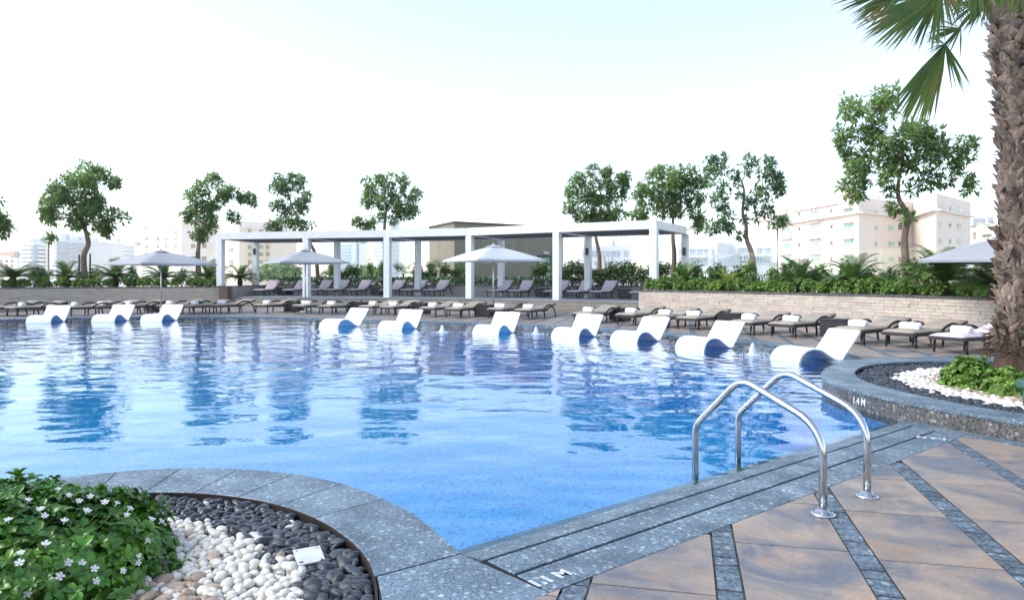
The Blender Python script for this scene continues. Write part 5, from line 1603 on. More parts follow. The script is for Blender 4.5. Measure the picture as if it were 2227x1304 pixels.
# ------------------------------------------------------------------ ladder rails
def fillet(pts, r, n=7):
    pts = [V(p) for p in pts]; out = [pts[0]]
    for i in range(1, len(pts) - 1):
        a, b, c = pts[i - 1], pts[i], pts[i + 1]
        d1 = (a - b).normalized(); d2 = (c - b).normalized()
        rr = min(r[i - 1] if isinstance(r, (list, tuple)) else r, (a - b).length * .48, (c - b).length * .48)
        p0 = b + d1 * rr; p1 = b + d2 * rr
        for k in range(n + 1):
            t = k / n; out.append(p0 * (1 - t) ** 2 + b * 2 * t * (1 - t) + p1 * t * t)
    out.append(pts[-1]); return out
def rail(fl, foot, lab):
    A = gp(*fl); B = gp(*foot, z=-0.045)
    t = thing('ladder_rail', lab, 'handrail', A, 0, 'stainless pool ladder rails')
    d = (B - A); d.z = 0
    path = [A + V((0, 0, 0.0)), A + V((0, 0, 0.51)), A + d * .60 + V((0, 0, 0.735)), V((B.x, B.y, 0.355)), V((B.x, B.y, -0.75))]
    pts = fillet(path, [0.19, 0.11, 0.065], 8)
    g = MB(); g.tube(pts, 0.0235, 16); g.build('tube', STEEL, t, smooth=True)
    g = MB(); g.lathe([(0.072, 0.0), (0.070, 0.010), (0.055, 0.018), (0.036, 0.024), (0.030, 0.036), (0.0256, 0.037)], 28, (A.x, A.y, 0.0)); g.build('flange', STEEL, t, smooth=True)
    g = MB()
    for k in range(3):
        a = k * 2.1 + .6; g.lathe([(0.006, 0), (0.005, .004)], 8, (A.x + .053 * math.cos(a), A.y + .053 * math.sin(a), 0.0175))
    g.build('flange_screw', DARKM, t)
    return A, B
r1 = rail((1790, 1118), (1512, 1047), 'polished steel ladder rail nearer the camera, left of the two')
r2 = rail((1886, 1079), (1605, 1013), 'polished steel ladder rail farther from the camera, right of the two')
lt = thing('ladder_treads', 'steel ladder treads under the water between the two rails', 'ladder', (r1[1].x, r1[1].y, -0.3))
for k in range(3):
    g = MB(); a, b = r1[1].copy(), r2[1].copy(); a.z = b.z = -0.22 - .25 * k; g.beam(a, b, 0.08, 0.03); g.build('tread', STEEL, lt)

# green garden lamp at the right edge
gl_ = gp(2226, 880, KZ - .02)
t = thing('garden_lamp', 'dark green round garden lamp on the pebbles at the right edge', 'lamp', (gl_.x + .06, gl_.y, KZ - 0.03))
c_ = (gl_.x + .06, gl_.y, KZ - 0.03)
g = MB(); g.lathe([(0.055, 0.0), (0.06, 0.14), (0.062, 0.17)], 18, c_); g.build('lamp_body', GREENL, t, smooth=False)
g = MB(); g.lathe([(0.06, 0.171), (0.10, 0.175), (0.108, 0.19), (0.108, 0.245), (0.098, 0.255), (0.02, 0.258)], 22, c_); g.build('lamp_cap', GREENL, t)
# ------------------------------------------------------------------ planting
def leaf_quad(g, p, d, up, L, w, fold=0.25):
    """a pointed leaf of four triangles"""
    x = d.cross(up)
    if x.length < 1e-4: x = V((1, 0, 0))
    x.normalize(); nrm = x.cross(d)
    m = p + d * (L * .45)
    g.v += [tuple(p), tuple(m + x * w + nrm * (w * fold)), tuple(p + d * L), tuple(m - x * w + nrm * (w * fold)), tuple(m)]
    n = len(g.v) - 5
    g.f += [(n, n + 1, n + 4), (n + 1, n + 2, n + 4), (n + 2, n + 3, n + 4), (n + 3, n, n + 4)]
    g.m += [0] * 4
def simple_leaf(g, p, d, x, L, w):
    m = p + d * (L * .45); n = len(g.v)
    g.v += [tuple(p), tuple(m + x * w), tuple(p + d * L), tuple(m - x * w)]
    g.f.append((n, n + 1, n + 2, n + 3)); g.m.append(0)
def rdir(r):
    z = r.uniform(-1, 1); a = r.uniform(0, 2 * PI); s = math.sqrt(1 - z * z)
    return V((s * math.cos(a), s * math.sin(a), z))

def tree(lab, Y, trunk, tr, clusters, seed, dens=1.0, leafL=0.19, mat=None, base_z=0.85, extra_branches=(), ydep=0.55):
    r = random.Random(seed); k = Y / F
    pts = [dp(x, y, Y) for x, y in trunk]
    pts[0].z = min(pts[0].z, base_z)
    for i, p in enumerate(pts):
        if i: p.y += r.uniform(-.12, .12)
    t = thing('street_tree' if False else 'slender_tree', lab, 'tree', (pts[0].x, pts[0].y, base_z))
    sm = catmull(pts, 5); n = len(sm)
    g = MB(); g.tube(sm, [tr * (0.95 - 0.68 * i / (n - 1)) * (1.25 if i == 0 else 1) for i in range(n)], 9); tk = g.build('trunk', BARK, t, smooth=True)
    C_ = []
    for (x, y, rad) in clusters:
        c = dp(x, y, Y); c.y += r.uniform(-1, 1) * ydep * (abs(rad) * k * 1.6 + 0.2)
        C_.append((c, rad * k))
    # limbs grow from the upper trunk and from one another
    nodes_ = [(p, tr * (1.0 - 0.6 * i / n)) for i, p in enumerate(sm) if i > n * .45]
    order = sorted(C_, key=lambda q: min((q[0] - p[0]).length for p in nodes_))
    for c, rad in order:
        s, sr = min(nodes_, key=lambda p: (p[0] - c).length + 1.2 * max(0, p[0].z - c.z + .15))
        v = c - s; L = v.length
        mid = s.lerp(c, .5) + V((r.uniform(-.12, .12), r.uniform(-.12, .12), -0.10 * abs(v.x) + r.uniform(-.08, .05))) * min(1, L)
        cv = catmull([s, mid, c], 4)
        r0 = max(.014, min(sr * .6, 0.014 + 0.022 * L))
        g = MB(); g.tube(cv, [r0 * (1 - .45 * i / (len(cv) - 1)) for i in range(len(cv))], 6, cap=False)
        nodes_.append((c, r0 * .75)); nodes_.append((mid, r0 * .75))
        for q in range(5):
            e = c + rdir(r) * rad * .75
            g.tube([c, (c + e) * .5 + rdir(r) * .05, e], [min(.012, r0 * .4), .007, .003], 4, cap=False)
        g.build('limb', BARK, t, smooth=True)
    g = MB(); C2 = list(C_)
    for nd, _r in nodes_[int(n * .5):]:
        if r.random() < .35: C2.append((nd + rdir(r) * .15, .26 * (Y / 38) ** .5))
    for c, rad in C2:
        nro = max(8, int(dens * 50 * (rad / 0.5) ** 1.8))
        for _ in range(nro):
            d = rdir(r); q = r.random() ** 0.5 * 1.22
            if r.random() < .10: q *= 1.25
            p = c + V((d.x * rad, d.y * rad, d.z * rad * .85)) * q
            ax = (d + V((0, 0, .45)) + rdir(r) * .5).normalized()
            m = r.randint(6, 9)
            a0 = r.uniform(0, 6.28)
            o1 = ax.orthogonal().normalized(); o2 = ax.cross(o1)
            for i in range(m):
                a = a0 + 2 * PI * i / m + r.uniform(-.3, .3)
                ld = (ax * r.uniform(.15, .8) + (o1 * math.cos(a) + o2 * math.sin(a)) + V((0, 0, -.25))).normalized()
                L = leafL * 1.3 * r.uniform(.7, 1.25)
                x = ld.cross(V((r.uniform(-.4, .4), r.uniform(-.4, .4), 1)))
                if x.length < 1e-3: continue
                x.normalize()
                simple_leaf(g, p + ld * .02, ld, x, L, L * .17)
    g.build('crown', mat or LEAF, t)
    return t

tree('slender tree with a full broken crown at far left, right of the banded office block', 37.5, [(187, 606), (184, 560), (190, 530), (184, 500), (178, 470), (186, 430), (182, 395)], 0.17,
     [(185, 375, 24), (215, 376, 15), (165, 398, 24), (205, 402, 26), (240, 394, 13), (250, 398, 9), (122, 415, 16), (142, 430, 24), (108, 448, 18), (185, 438, 26), (213, 442, 22), (93, 462, 15), (150, 465, 24), (222, 465, 20), (253, 468, 16), (270, 474, 9), (200, 488, 16), (234, 492, 12), (125, 480, 11), (175, 482, 14), (118, 520, 6), (236, 510, 6), (100, 478, 8)], 1, leafL=.22)
tree('tree crown cut off by the left edge of the view', 37.0, [(-34, 606), (-36, 540), (-30, 500), (-20, 470)], 0.15, [(6, 472, 14), (-15, 480, 22), (5, 497, 15), (-20, 500, 20), (14, 486, 10), (-50, 470, 26), (-60, 440, 26), (-30, 440, 22), (-80, 480, 20)], 2, leafL=.22)
tree('leaning tree with a lopsided crown just left of the pergola', 41.0, [(435, 606), (432, 560), (433, 525), (440, 500), (452, 470), (462, 440)], 0.15,
     [(467, 390, 11), (452, 408, 17), (482, 408, 15), (425, 425, 17), (508, 418, 12), (520, 430, 9), (545, 433, 10), (412, 450, 14), (440, 448, 20), (468, 440, 12), (492, 425, 12), (420, 472, 16), (450, 475, 16), (445, 500, 13), (460, 495, 10), (505, 472, 9), (520, 478, 6), (431, 512, 6), (530, 432, 8), (405, 470, 9)], 3, leafL=.22)
tree('thin leaning tree behind the second bay of the pergola', 42.5, [(692, 612), (688, 560), (676, 530), (660, 500), (646, 472), (630, 430), (622, 400)], 0.13,
     [(600, 388, 12), (612, 400, 9), (634, 383, 9), (655, 395, 9), (645, 405, 11), (603, 415, 15), (628, 420, 11), (668, 430, 11), (655, 440, 10), (600, 445, 14), (625, 450, 14), (655, 455, 12), (615, 470, 13), (590, 488, 6), (615, 490, 13), (643, 484, 14), (672, 488, 9), (598, 497, 8), (582, 490, 6)], 4, mat=LEAFT, leafL=.21, dens=.85)
tree('round-crowned tree behind the third bay of the pergola', 43.0, [(838, 612), (836, 540), (836, 490), (840, 460), (850, 430)], 0.14,
     [(850, 388, 12), (877, 388, 11), (825, 393, 12), (798, 398, 10), (808, 420, 17), (842, 415, 18), (878, 412, 14), (902, 420, 9), (795, 440, 11), (826, 440, 15), (860, 448, 14), (890, 452, 14), (904, 458, 8), (870, 465, 10), (782, 482, 9), (806, 478, 10), (800, 492, 7), (830, 470, 9), (890, 435, 10)], 5, leafL=.22)
tree('dense tree rising behind the right part of the pergola, left of its neighbour', 40.0, [(1304, 612), (1304, 560), (1297, 520), (1292, 480), (1294, 430)], 0.15,
     [(1285, 372, 13), (1320, 374, 12), (1352, 386, 13), (1364, 380, 8), (1255, 392, 15), (1288, 400, 20), (1325, 405, 18), (1356, 404, 12), (1246, 422, 15), (1280, 432, 18), (1320, 435, 18), (1352, 432, 11), (1240, 450, 11), (1268, 462, 18), (1305, 465, 18), (1342, 465, 14), (1290, 478, 14), (1325, 480, 12), (1255, 475, 9)], 6, leafL=.22)
tree('broad dense tree behind the right corner of the pergola', 36.5, [(1462, 612), (1466, 560), (1463, 520), (1464, 480), (1460, 440)], 0.16,
     [(1440, 372, 14), (1470, 370, 13), (1500, 378, 14), (1420, 385, 13), (1452, 398, 22), (1490, 402, 20), (1520, 398, 12), (1402, 415, 18), (1432, 425, 22), (1470, 430, 22), (1508, 428, 17), (1383, 425, 12), (1398, 450, 13), (1440, 455, 16), (1478, 455, 15), (1510, 462, 14), (1525, 478, 9), (1380, 467, 11), (1400, 472, 9), (1366, 472, 7), (1518, 490, 6)], 7, leafL=.22)
tree('open-crowned tree with forked leaning trunk between pergola and pink building', 30.0, [(1644, 598), (1636, 560), (1626, 520), (1621, 490), (1616, 460), (1617, 420), (1612, 395)], 0.125,
     [(1555, 350, 13), (1572, 343, 8), (1575, 368, 13), (1540, 372, 9), (1628, 346, 12), (1620, 368, 12), (1668, 360, 11), (1688, 372, 10), (1655, 380, 14), (1680, 392, 14), (1545, 395, 13), (1565, 412, 16), (1598, 398, 14), (1700, 410, 10), (1655, 412, 16), (1683, 415, 12), (1548, 435, 12), (1572, 440, 13), (1600, 430, 12), (1635, 440, 11), (1665, 440, 12), (1585, 470, 10), (1618, 476, 8), (1645, 470, 9), (1670, 462, 9), (1590, 492, 9), (1548, 500, 8), (1562, 496, 7), (1686, 478, 8), (1698, 482, 6), (1612, 510, 5)], 8, mat=LEAFT, leafL=.20, dens=.8)
tree('largest tree with a wide heavy crown in front of the pink building', 21.0, [(1974, 612), (1970, 575), (1966, 520), (1970, 470), (1958, 430), (1950, 395), (1965, 350)], 0.13,
     [(1872, 222, 24), (1912, 214, 22), (1940, 222, 14), (1848, 250, 20), (1890, 250, 24), (1925, 245, 16), (1840, 285, 20), (1872, 290, 20), (1835, 310, 10), (1900, 285, 12),
      (1905, 320, 26), (1945, 300, 28), (1985, 290, 22), (2015, 272, 16), (2030, 290, 18), (1960, 335, 30), (2005, 325, 28), (2050, 310, 22), (2088, 318, 18), (2105, 335, 14), (1880, 345, 26), (1852, 335, 12), (1930, 360, 26), (1990, 358, 22), (2040, 345, 24), (2075, 350, 16),
      (1845, 375, 16), (1875, 385, 22), (1912, 392, 20), (1845, 400, 14), (1885, 412, 14), (1925, 420, 9), (2020, 388, 13), (2055, 390, 15), (2088, 392, 13), (2005, 400, 9), (1945, 448, 8), (1935, 455, 6), (1862, 425, 7), (2100, 402, 8)], 9, leafL=.165, dens=1.35, ydep=.8)
# forks of the two nearer trees
# wooden stakes beside the trees
for x, y0, Y, lab in ((172, 553, 37.3, 'dark wooden stake left of the first tall tree trunk'), (196, 550, 37.2, 'dark wooden stake right of the first tall tree trunk'), (427, 546, 40.5, 'dark wooden stake beside the leaning tree left of the pergola'), (834, 558, 42, 'dark wooden stake beside the tree trunk behind the third bay'), (1468, 533, 36.2, 'dark wooden stake beside the tree behind the pergola corner')):
    a = dp(x, y0, Y)
    t = thing('tree_stake', lab, 'stake', (a.x, a.y, 0.85))
    g = MB(); g.tube([(a.x, a.y, 0.6), (a.x, a.y, a.z - .05), (a.x, a.y, a.z)], [.045, .04, .015], 7); g.build('shaft', STAKE, t, smooth=True)
    g = MB(); g.lathe([(.05, 0), (.052, .05)], 8, (a.x, a.y, a.z - .45)); g.build('tie', DARKM, t)

# shrub prototypes
def shrub_mesh(name, seed, rx, ry, rz, n, L, w, mat, clump=7, spread=.8):
    r = random.Random(seed); g = MB(); cl = []
    for i in range(clump):
        a = r.uniform(0, 2 * PI); q = r.uniform(0, .62)
        cl.append((V((math.cos(a) * q * rx, math.sin(a) * q * ry, rz * r.uniform(.35, .72))), r.uniform(.38, .6)))
    for _ in range(n):
        c, s = r.choice(cl); d = rdir(r)
        if d.z < -.35: d.z = -d.z
        p = c + V((d.x * rx * s, d.y * ry * s, d.z * rz * s)) * (r.random() ** .35)
        if p.z < 0.0: p.z = r.uniform(0, .1)
        ax = (d + V((0, 0, .5)) + rdir(r) * .4).normalized()
        o1 = ax.orthogonal().normalized(); o2 = ax.cross(o1); m = r.randint(4, 6)
        for i in range(m):
            a = 2 * PI * i / m + r.uniform(-.4, .4)
            ld = (ax * r.uniform(.2, .9) + o1 * math.cos(a) + o2 * math.sin(a)).normalized()
            x = ld.cross(ax)
            if x.length < 1e-3: continue
            x.normalize(); simple_leaf(g, p, ld, x, L * r.uniform(.7, 1.2), w)
    me = bpy.data.meshes.new(name); me.from_pydata(g.v, [], g.f); me.materials.append(mat); me.update()
    return me
def stem_mesh(seed, h, n=7, sp=.16):
    r = random.Random(seed); g = MB()
    for i in range(n):
        a = r.uniform(0, 6.28)
        g.tube([(0, 0, -.05), (math.cos(a) * sp * .5, math.sin(a) * sp * .5, h * .5), (math.cos(a) * sp, math.sin(a) * sp, h)], [.014, .01, .006], 5, cap=False)
    me = bpy.data.meshes.new('stem'); me.from_pydata(g.v, [], g.f); me.materials.append(BARK); me.update(); return me
SH = [shrub_mesh('foliage', 50 + i, .50, .42, .62, 300, .085, .028, SHRUB) for i in range(4)]
SD = [shrub_mesh('foliage', 60 + i, .55, .45, .75, 300, .11, .026, SHRUBD) for i in range(3)]
TALL = [shrub_mesh('foliage', 70 + i, .55, .45, 1.25, 150, .13, .034, SHRUBD, clump=12) for i in range(3)]
TALL2 = [shrub_mesh('foliage', 75 + i, .45, .4, 1.35, 120, .13, .034, SHRUB, clump=9) for i in range(2)]
ST = stem_mesh(1, .4); STT = stem_mesh(2, 1.15, 9, .30)
def plant(name, lab, cat, mesh, stem, p, s, rz, group, sz=None):
    t = thing(name, lab, cat, p, rz, group)
    o = link('foliage', mesh, t); o.scale = (s, s, sz or s)
    q = link('stem', stem, t); q.scale = (s, s, sz or s)
    return t
def cycad(lab, p, s, seed, mat=CYC, n=26, L=1.05, low=.15, lean=0.0, group='cycads in the planting beds', droop=.55):
    r = random.Random(seed)
    t = thing('cycad_palm', lab, 'cycad', p, r.uniform(0, 6), group)
    g = MB(); g.lathe([(.12, -.1), (.14, .1), (.11, .26), (.05, .32)], 9); g.build('trunk', FIBRE, t, world=False).scale = (s, s, s)
    for k in range(n):
        a = 2 * PI * k / n * 2.618 * 1.0 + r.uniform(-.2, .2); e = R(r.uniform(8, 78) if k > n * .3 else r.uniform(5, 35))
        hd = V((math.cos(a), math.sin(a), 0)); g = MB()
        pts = []; m = 13; l = L * r.uniform(.85, 1.1)
        for j in range(m):
            u = j / (m - 1); ang = e - droop * 1.5 * u * u
            if j == 0: pts.append(V((0, 0, .28)))
            else: pts.append(pts[-1] + (hd * math.cos(ang) + V((0, 0, 1)) * math.sin(ang)) * (l / (m - 1)))
        g.tube(pts, [.012 * (1 - .7 * j / (m - 1)) for j in range(m)], 3, cap=False)
        for j in range(2, (m - 1) * 2):
            u = j / ((m - 1) * 2); i0 = min(int(u * (m - 1)), m - 2); f_ = u * (m - 1) - i0
            p0 = pts[i0].lerp(pts[i0 + 1], f_); d = (pts[i0 + 1] - pts[i0]).normalized()
            side = d.cross(V((0, 0, 1)))
            if side.length < .05: side = V((-hd.y, hd.x, 0))
            side.normalize(); upv = side.cross(d)
            ll = .24 * math.sin(PI * min(1, u * .93 + .1)) ** .6 * (L / 1.05)
            for s_ in (-1, 1):
                dd = (side * s_ * .85 + d * .45 + upv * .25).normalized()
                xx = d
                n0 = len(g.v); w = .013
                mpt = p0 + dd * ll * .5
                g.v += [tuple(p0 - d * w), tuple(p0 + d * w), tuple(mpt + d * w * 1.2), tuple(p0 + dd * ll), tuple(mpt - d * w * 1.2)]
                g.f.append((n0, n0 + 1, n0 + 2, n0 + 3, n0 + 4)); g.m.append(0)
        o = g.build('frond', mat, t, world=False); o.scale = (s, s, s)
    return t
def strap_plant(lab, p, s, seed, group, n=34):
    r = random.Random(seed); t = thing('strap_leaf_plant', lab, 'plant', p, 0, group); g = MB()
    for k in range(n):
        a = r.uniform(0, 6.28); e = R(r.uniform(40, 86)); hd = V((math.cos(a), math.sin(a), 0)); side = V((-hd.y, hd.x, 0))
        q = V((hd.x * .05, hd.y * .05, 0)); L = r.uniform(.6, 1.0) * s; w = .022 * s; prev = None; m = 5
        for j in range(m + 1):
            u = j / m; ang = e - 1.2 * u * u * r.uniform(.7, 1.2)
            ww = w * (1 - u ** 2) + .002
            n0 = len(g.v); g.v += [tuple(q - side * ww), tuple(q + side * ww)]
            if j: g.f.append((n0 - 2, n0 - 1, n0 + 1, n0)); g.m.append(0)
            q = q + (hd * math.cos(ang) + V((0, 0, 1)) * math.sin(ang)) * (L / m)
    g.build('leaves', STRAP, t, world=False); return t
def fan_plant(lab, p, s, seed, h=.6, group='small fan palms behind the hedge', n=9):
    r = random.Random(seed); t = thing('small_fan_palm', lab, 'palm', p, 0, group)
    g = MB(); g.tube([(0, 0, -.2), (0, 0, h * s)], [.06, .05], 7); g.build('trunk', FIBRE, t, world=False)
    for k in range(n):
        a = 2 * PI * k / n + r.uniform(-.3, .3); e = R(r.uniform(0, 65)); hd = V((math.cos(a), math.sin(a), 0))
        d = hd * math.cos(e) + V((0, 0, 1)) * math.sin(e); b = V((0, 0, h * s)); hub = b + d * .35 * s; g = MB()
        g.tube([b, hub], [.01, .007], 4, cap=False)
        side = V((-hd.y, hd.x, 0)); m = 15
        for j in range(m):
            th = (j / (m - 1) - .5) * R(210); dd = (d * math.cos(th) + side * math.sin(th)).normalized(); dd = (dd + V((0, 0, -.15))).normalized()
            simple_leaf(g, hub, dd, dd.cross(side.cross(d)).normalized(), .5 * s * (1 - .2 * abs(th)), .018 * s)
        g.build('fan_leaf', CYC, t, world=False)
    return t

pr_ = random.Random(99)
ORD = 'first second third fourth fifth sixth seventh eighth ninth tenth eleventh twelfth thirteenth fourteenth fifteenth sixteenth seventeenth eighteenth nineteenth twentieth twenty-first twenty-second twenty-third twenty-fourth twenty-fifth twenty-sixth twenty-seventh twenty-eighth twenty-ninth thirtieth thirty-first thirty-second thirty-third thirty-fourth'.split()
BZ = CAPZ - 0.12
# right bed
front = resample(offset_line(right_line, 0.62), 0.62)
i = 0
for p in front:
    if p.y < 12.0: continue
    p = p + V((pr_.uniform(-.1, .1), pr_.uniform(-.1, .1), BZ))
    plant('low_shrub', ORD[i] + ' low green shrub from the left at the front edge of the right bed', 'shrub', SH[i % 4], ST, p, pr_.uniform(.66, .92), pr_.uniform(0, 6), 'low shrubs along the right planter wall', pr_.uniform(.62, .85)); i += 1
i2 = i
for p in resample(offset_line(right_line, 1.2), 0.95):
    if p.y < 12.0: continue
    p = p + V((pr_.uniform(-.15, .15), pr_.uniform(-.15, .15), BZ))
    plant('low_shrub', ORD[i - i2] + ' green shrub from the left in the second row of the right bed', 'shrub', SD[i % 3], ST, p, pr_.uniform(.6, .8), pr_.uniform(0, 6), 'second row shrubs in the right bed', pr_.uniform(.4, .55)); i += 1
rc = [(1492, 27.0, 'dark green arching cycad at the left end of the right planting bed', CYC, 1.0, 0), (1583, 24.3, 'yellow-green cycad with few fronds in the right planting bed', CYCY, .9, 1), (1740, 22.4, 'dark green cycad below the left facade of the pink building', CYC, 1.05, 2),
      (1858, 20.7, 'dark spreading cycad left of the largest tree trunk', CYC, 1.05, 3), (2050, 17.6, 'large bright cycad with arching fronds under the right umbrella', CYC, 1.18, 4), (2160, 15.6, 'shaded cycad close behind the palm trunk', CYC, .9, 5)]
for px_, Y, lab, mt, s_, k in rc:
    cycad(lab, V(((px_ - CX) * Y / F, Y, BZ + .15)), s_ * (.95 if mt is CYC else .85), 200 + k, mt, n=30 if mt is CYC else 14, droop=.75)
for k, (px_, Y) in enumerate(((1535, 26.8), (1560, 26.2), (1655, 25.0), (1668, 24.2), (1945, 21.0), (1640, 26.0), (1700, 24.8), (1590, 26.6), (1790, 22.8), (1925, 20.8))):
    strap_plant(('upright strap-leaved plant right of the first cycad in the right bed', 'upright strap-leaved plant behind the yellow-green cycad', 'tall strap-leaved plant right of the leaning forked tree', 'strap-leaved plant in front of the tall one right of the forked tree', 'strap-leaved plant touching the largest tree trunk',
                 'strap-leaved plant at the foot of the forked tree', 'strap-leaved plant left of the cycad below the pink building', 'strap-leaved plant behind and right of the yellow-green cycad', 'strap-leaved plant between the two dark cycads below the pink building', 'strap-leaved plant left of the largest tree trunk')[k], V(((px_ - CX) * Y / F, Y, BZ)), pr_.uniform(.95, 1.3), 300 + k, None)
k = -1
for p in resample(offset_line(right_line, 2.6), 0.6):
    if p.y < 13: continue
    k += 1
    p = p + V((pr_.uniform(-.2, .2), pr_.uniform(-.3, .3), BZ))
    plant('tall_shrub', ORD[k] + ' tall leafy shrub from the left at the back of the right bed', 'shrub', (TALL2 + TALL)[k % 5], STT, p, pr_.uniform(.72, .95), pr_.uniform(0, 6), 'tall shrubs behind the right planting bed', pr_.uniform(.62, .82))
# left bed
i = 0
for p in resample(offset_line(ll, 0.65), 0.72):
    if not (-26 < p.x): continue
    p = p + V((pr_.uniform(-.1, .1), pr_.uniform(-.1, .1), BZ))
    plant('low_shrub', ORD[i] + ' low bright green shrub from the left along the left planter wall', 'shrub', SH[i % 4], ST, p, pr_.uniform(.8, 1.05), pr_.uniform(0, 6), 'low shrubs along the left planter wall', pr_.uniform(.7, .95)); i += 1
i2 = i
for p in resample(offset_line(ll, 1.9), 1.3):
    if not (-27 < p.x): continue
    p = p + V((pr_.uniform(-.2, .2), pr_.uniform(-.2, .2), BZ))
    plant('dark_shrub', ORD[i - i2] + ' dark shrub from the left behind the cycads of the left bed', 'shrub', SD[i % 3], ST, p, pr_.uniform(.8, 1.1), pr_.uniform(0, 6), 'dark shrubs at the back of the left bed', pr_.uniform(.5, .7)); i += 1
for k, (px_, Y, s_, lab) in enumerate(((28, 33.6, 1.15, 'cycad at the far left of the left planting bed'), (145, 35.0, 1.0, 'cycad left of the first tall tree'), (250, 35.8, 1.15, 'large cycad right of the first tall tree'), (357, 36.6, 1.05, 'cycad behind the first umbrella pole'), (452, 37.6, 1.15, 'cycad left of the leftmost pergola post'), (522, 39.5, .95, 'reddish cycad between the leftmost front and back pergola posts'))):
    cycad(lab, V(((px_ - CX) * Y / F, Y, BZ + .22)), s_ * 1.1, 220 + k, n=30, droop=.62)
for k, (px_, Y) in enumerate(((75, 36), (95, 36), (205, 38), (290, 38.5), (395, 39.2), (180, 38))):
    plant('tall_shrub', ORD[k] + ' thin tall shrub between the cycads of the left bed', 'shrub', TALL[k % 3], STT, V(((px_ - CX) * Y / F, Y, BZ)), .85, k * 1.3, 'thin tall shrubs in the left bed', .8)
# hedge and plants behind the platform
HEDGE = M('hedge_leaf', (0.03, 0.095, 0.02), (0.07, 0.16, 0.035), rough=0.35, scale=3, isl=0.35, trans=0.2)
for b in range(len(backl) - 1):
    a_, b_ = backl[b], backl[b + 1]; d = (b_ - a_).normalized(); n_ = V((-d.y, d.x, 0)); L = (b_ - a_).length; r = random.Random(400 + b)
    t = thing('flowering_hedge', ('clipped dark hedge with white flowers behind the leftmost platform loungers', 'clipped dark hedge with white flowers behind the second pergola bay', 'clipped dark hedge with white flowers below the left corner of the olive building', 'clipped dark hedge with white flowers below the green door', 'clipped dark hedge with white flowers at the right end of the platform')[b], 'hedge', a_ + n_ * .5 + V((0, 0, .95)))
    g = MB(); fl = MB()
    for _ in range(int(L * 620)):
        p = a_ + d * r.uniform(0, L) + n_ * r.uniform(.22, .95) + V((0, 0, .95 + .46 * r.random() ** .6))
        dd = (rdir(r) + V((0, 0, .4)) - n_ * .3).normalized(); x = dd.orthogonal().normalized()
        simple_leaf(g, p, dd, x, r.uniform(.08, .13), .03)
    for _ in range(int(L * 16)):
        p = a_ + d * r.uniform(0, L) + n_ * r.uniform(.15, .9) + V((0, 0, 1.05 + .42 * r.random()))
        for k in range(5):
            a2 = k * 1.257; dd = (d * math.cos(a2) + V((0, 0, 1)) * math.sin(a2) - n_ * .25).normalized(); simple_leaf(fl, p - n_ * .05, dd, dd.cross(n_).normalized(), .045, .018)
    g.build('foliage', HEDGE, t); fl.build('flowers', PETAL, t)
for k, (px_, Y, s_, lab) in enumerate(((643, 43, 1.5, 'small fan palm silhouetted below the second umbrella'), (706, 43.5, .9, 'small fan palm left of the second back post'), (877, 43, 1.3, 'small fan palm left of the third back post'), (946, 42, 1.35, 'small upright palm in front of the olive building left face'), (1010, 41.5, 1.2, 'small fan palm left of the third umbrella pole'))):
    fan_plant(lab, V(((px_ - CX) * Y / F, Y, .93)), s_, 500 + k, h=.55)
for k, px_ in enumerate((745, 760, 772, 905, 925, 940, 965, 990, 1168, 1180, 1230, 1245, 1262, 1275, 1310, 1325, 1340, 1355, 1372, 1395, 1420, 1440)):
    Y = 42.5 if px_ < 800 else (41.5 if px_ < 1000 else (39 if px_ < 1200 else 37.0 - (px_ - 1230) * .012))
    dense = px_ in (1310, 1325, 1340, 745, 925)
    plant('tall_shrub', ORD[k] + ' leafy shrub from the left behind the hedge under the pergola', 'shrub', (SD if dense else TALL)[k % 3], STT, V(((px_ - CX) * Y / F, Y, .93)), pr_.uniform(.85, 1.1) * (1.25 if dense else 1), pr_.uniform(0, 6), 'tall shrubs behind the pergola hedge', pr_.uniform(.75, 1.0) * (1.35 if dense else 1))
for k, px_ in enumerate((722, 805, 832, 1000, 1205, 1452, 1478)):
    Y = 42
    plant('twiggy_shrub', ORD[k] + ' thin twiggy shrub from the left behind the pergola hedge', 'shrub', TALL2[k % 2], STT, V(((px_ - CX) * Y / F, Y, .93)), .8, k * 2.1, 'twiggy shrubs behind the pergola hedge', 1.0)
# far trees
for k, (px_, y, rr_, Y) in enumerate(((585, 592, 12, 120), (612, 590, 12, 125), (640, 595, 9, 130), (1100, 596, 9, 150), (560, 598, 9, 120), (790, 598, 12, 140), (820, 597, 10, 145))):
    c = dp(px_, y, Y); r = random.Random(600 + k); s_ = rr_ * Y / F * 1.5
    t = thing('far_tree', ORD[k] + ' pale green rounded far-off tree seen under the pergola', 'tree', (c.x, c.y, -14), 0, 'far city trees')
    g = MB(); g.tube([(c.x, c.y, -14), (c.x, c.y, c.z)], [.3, .2], 6); g.build('trunk', BARK, t)
    g = MB()
    for _ in range(700):
        d = rdir(r); p = c + d * s_ * (1 + .3 * noise.noise(d * 2 + V((k, 0, 0)))) * r.uniform(.7, 1)
        simple_leaf(g, p, rdir(r), d.orthogonal().normalized(), .6, .25)
    g.build('crown', FARG, t)

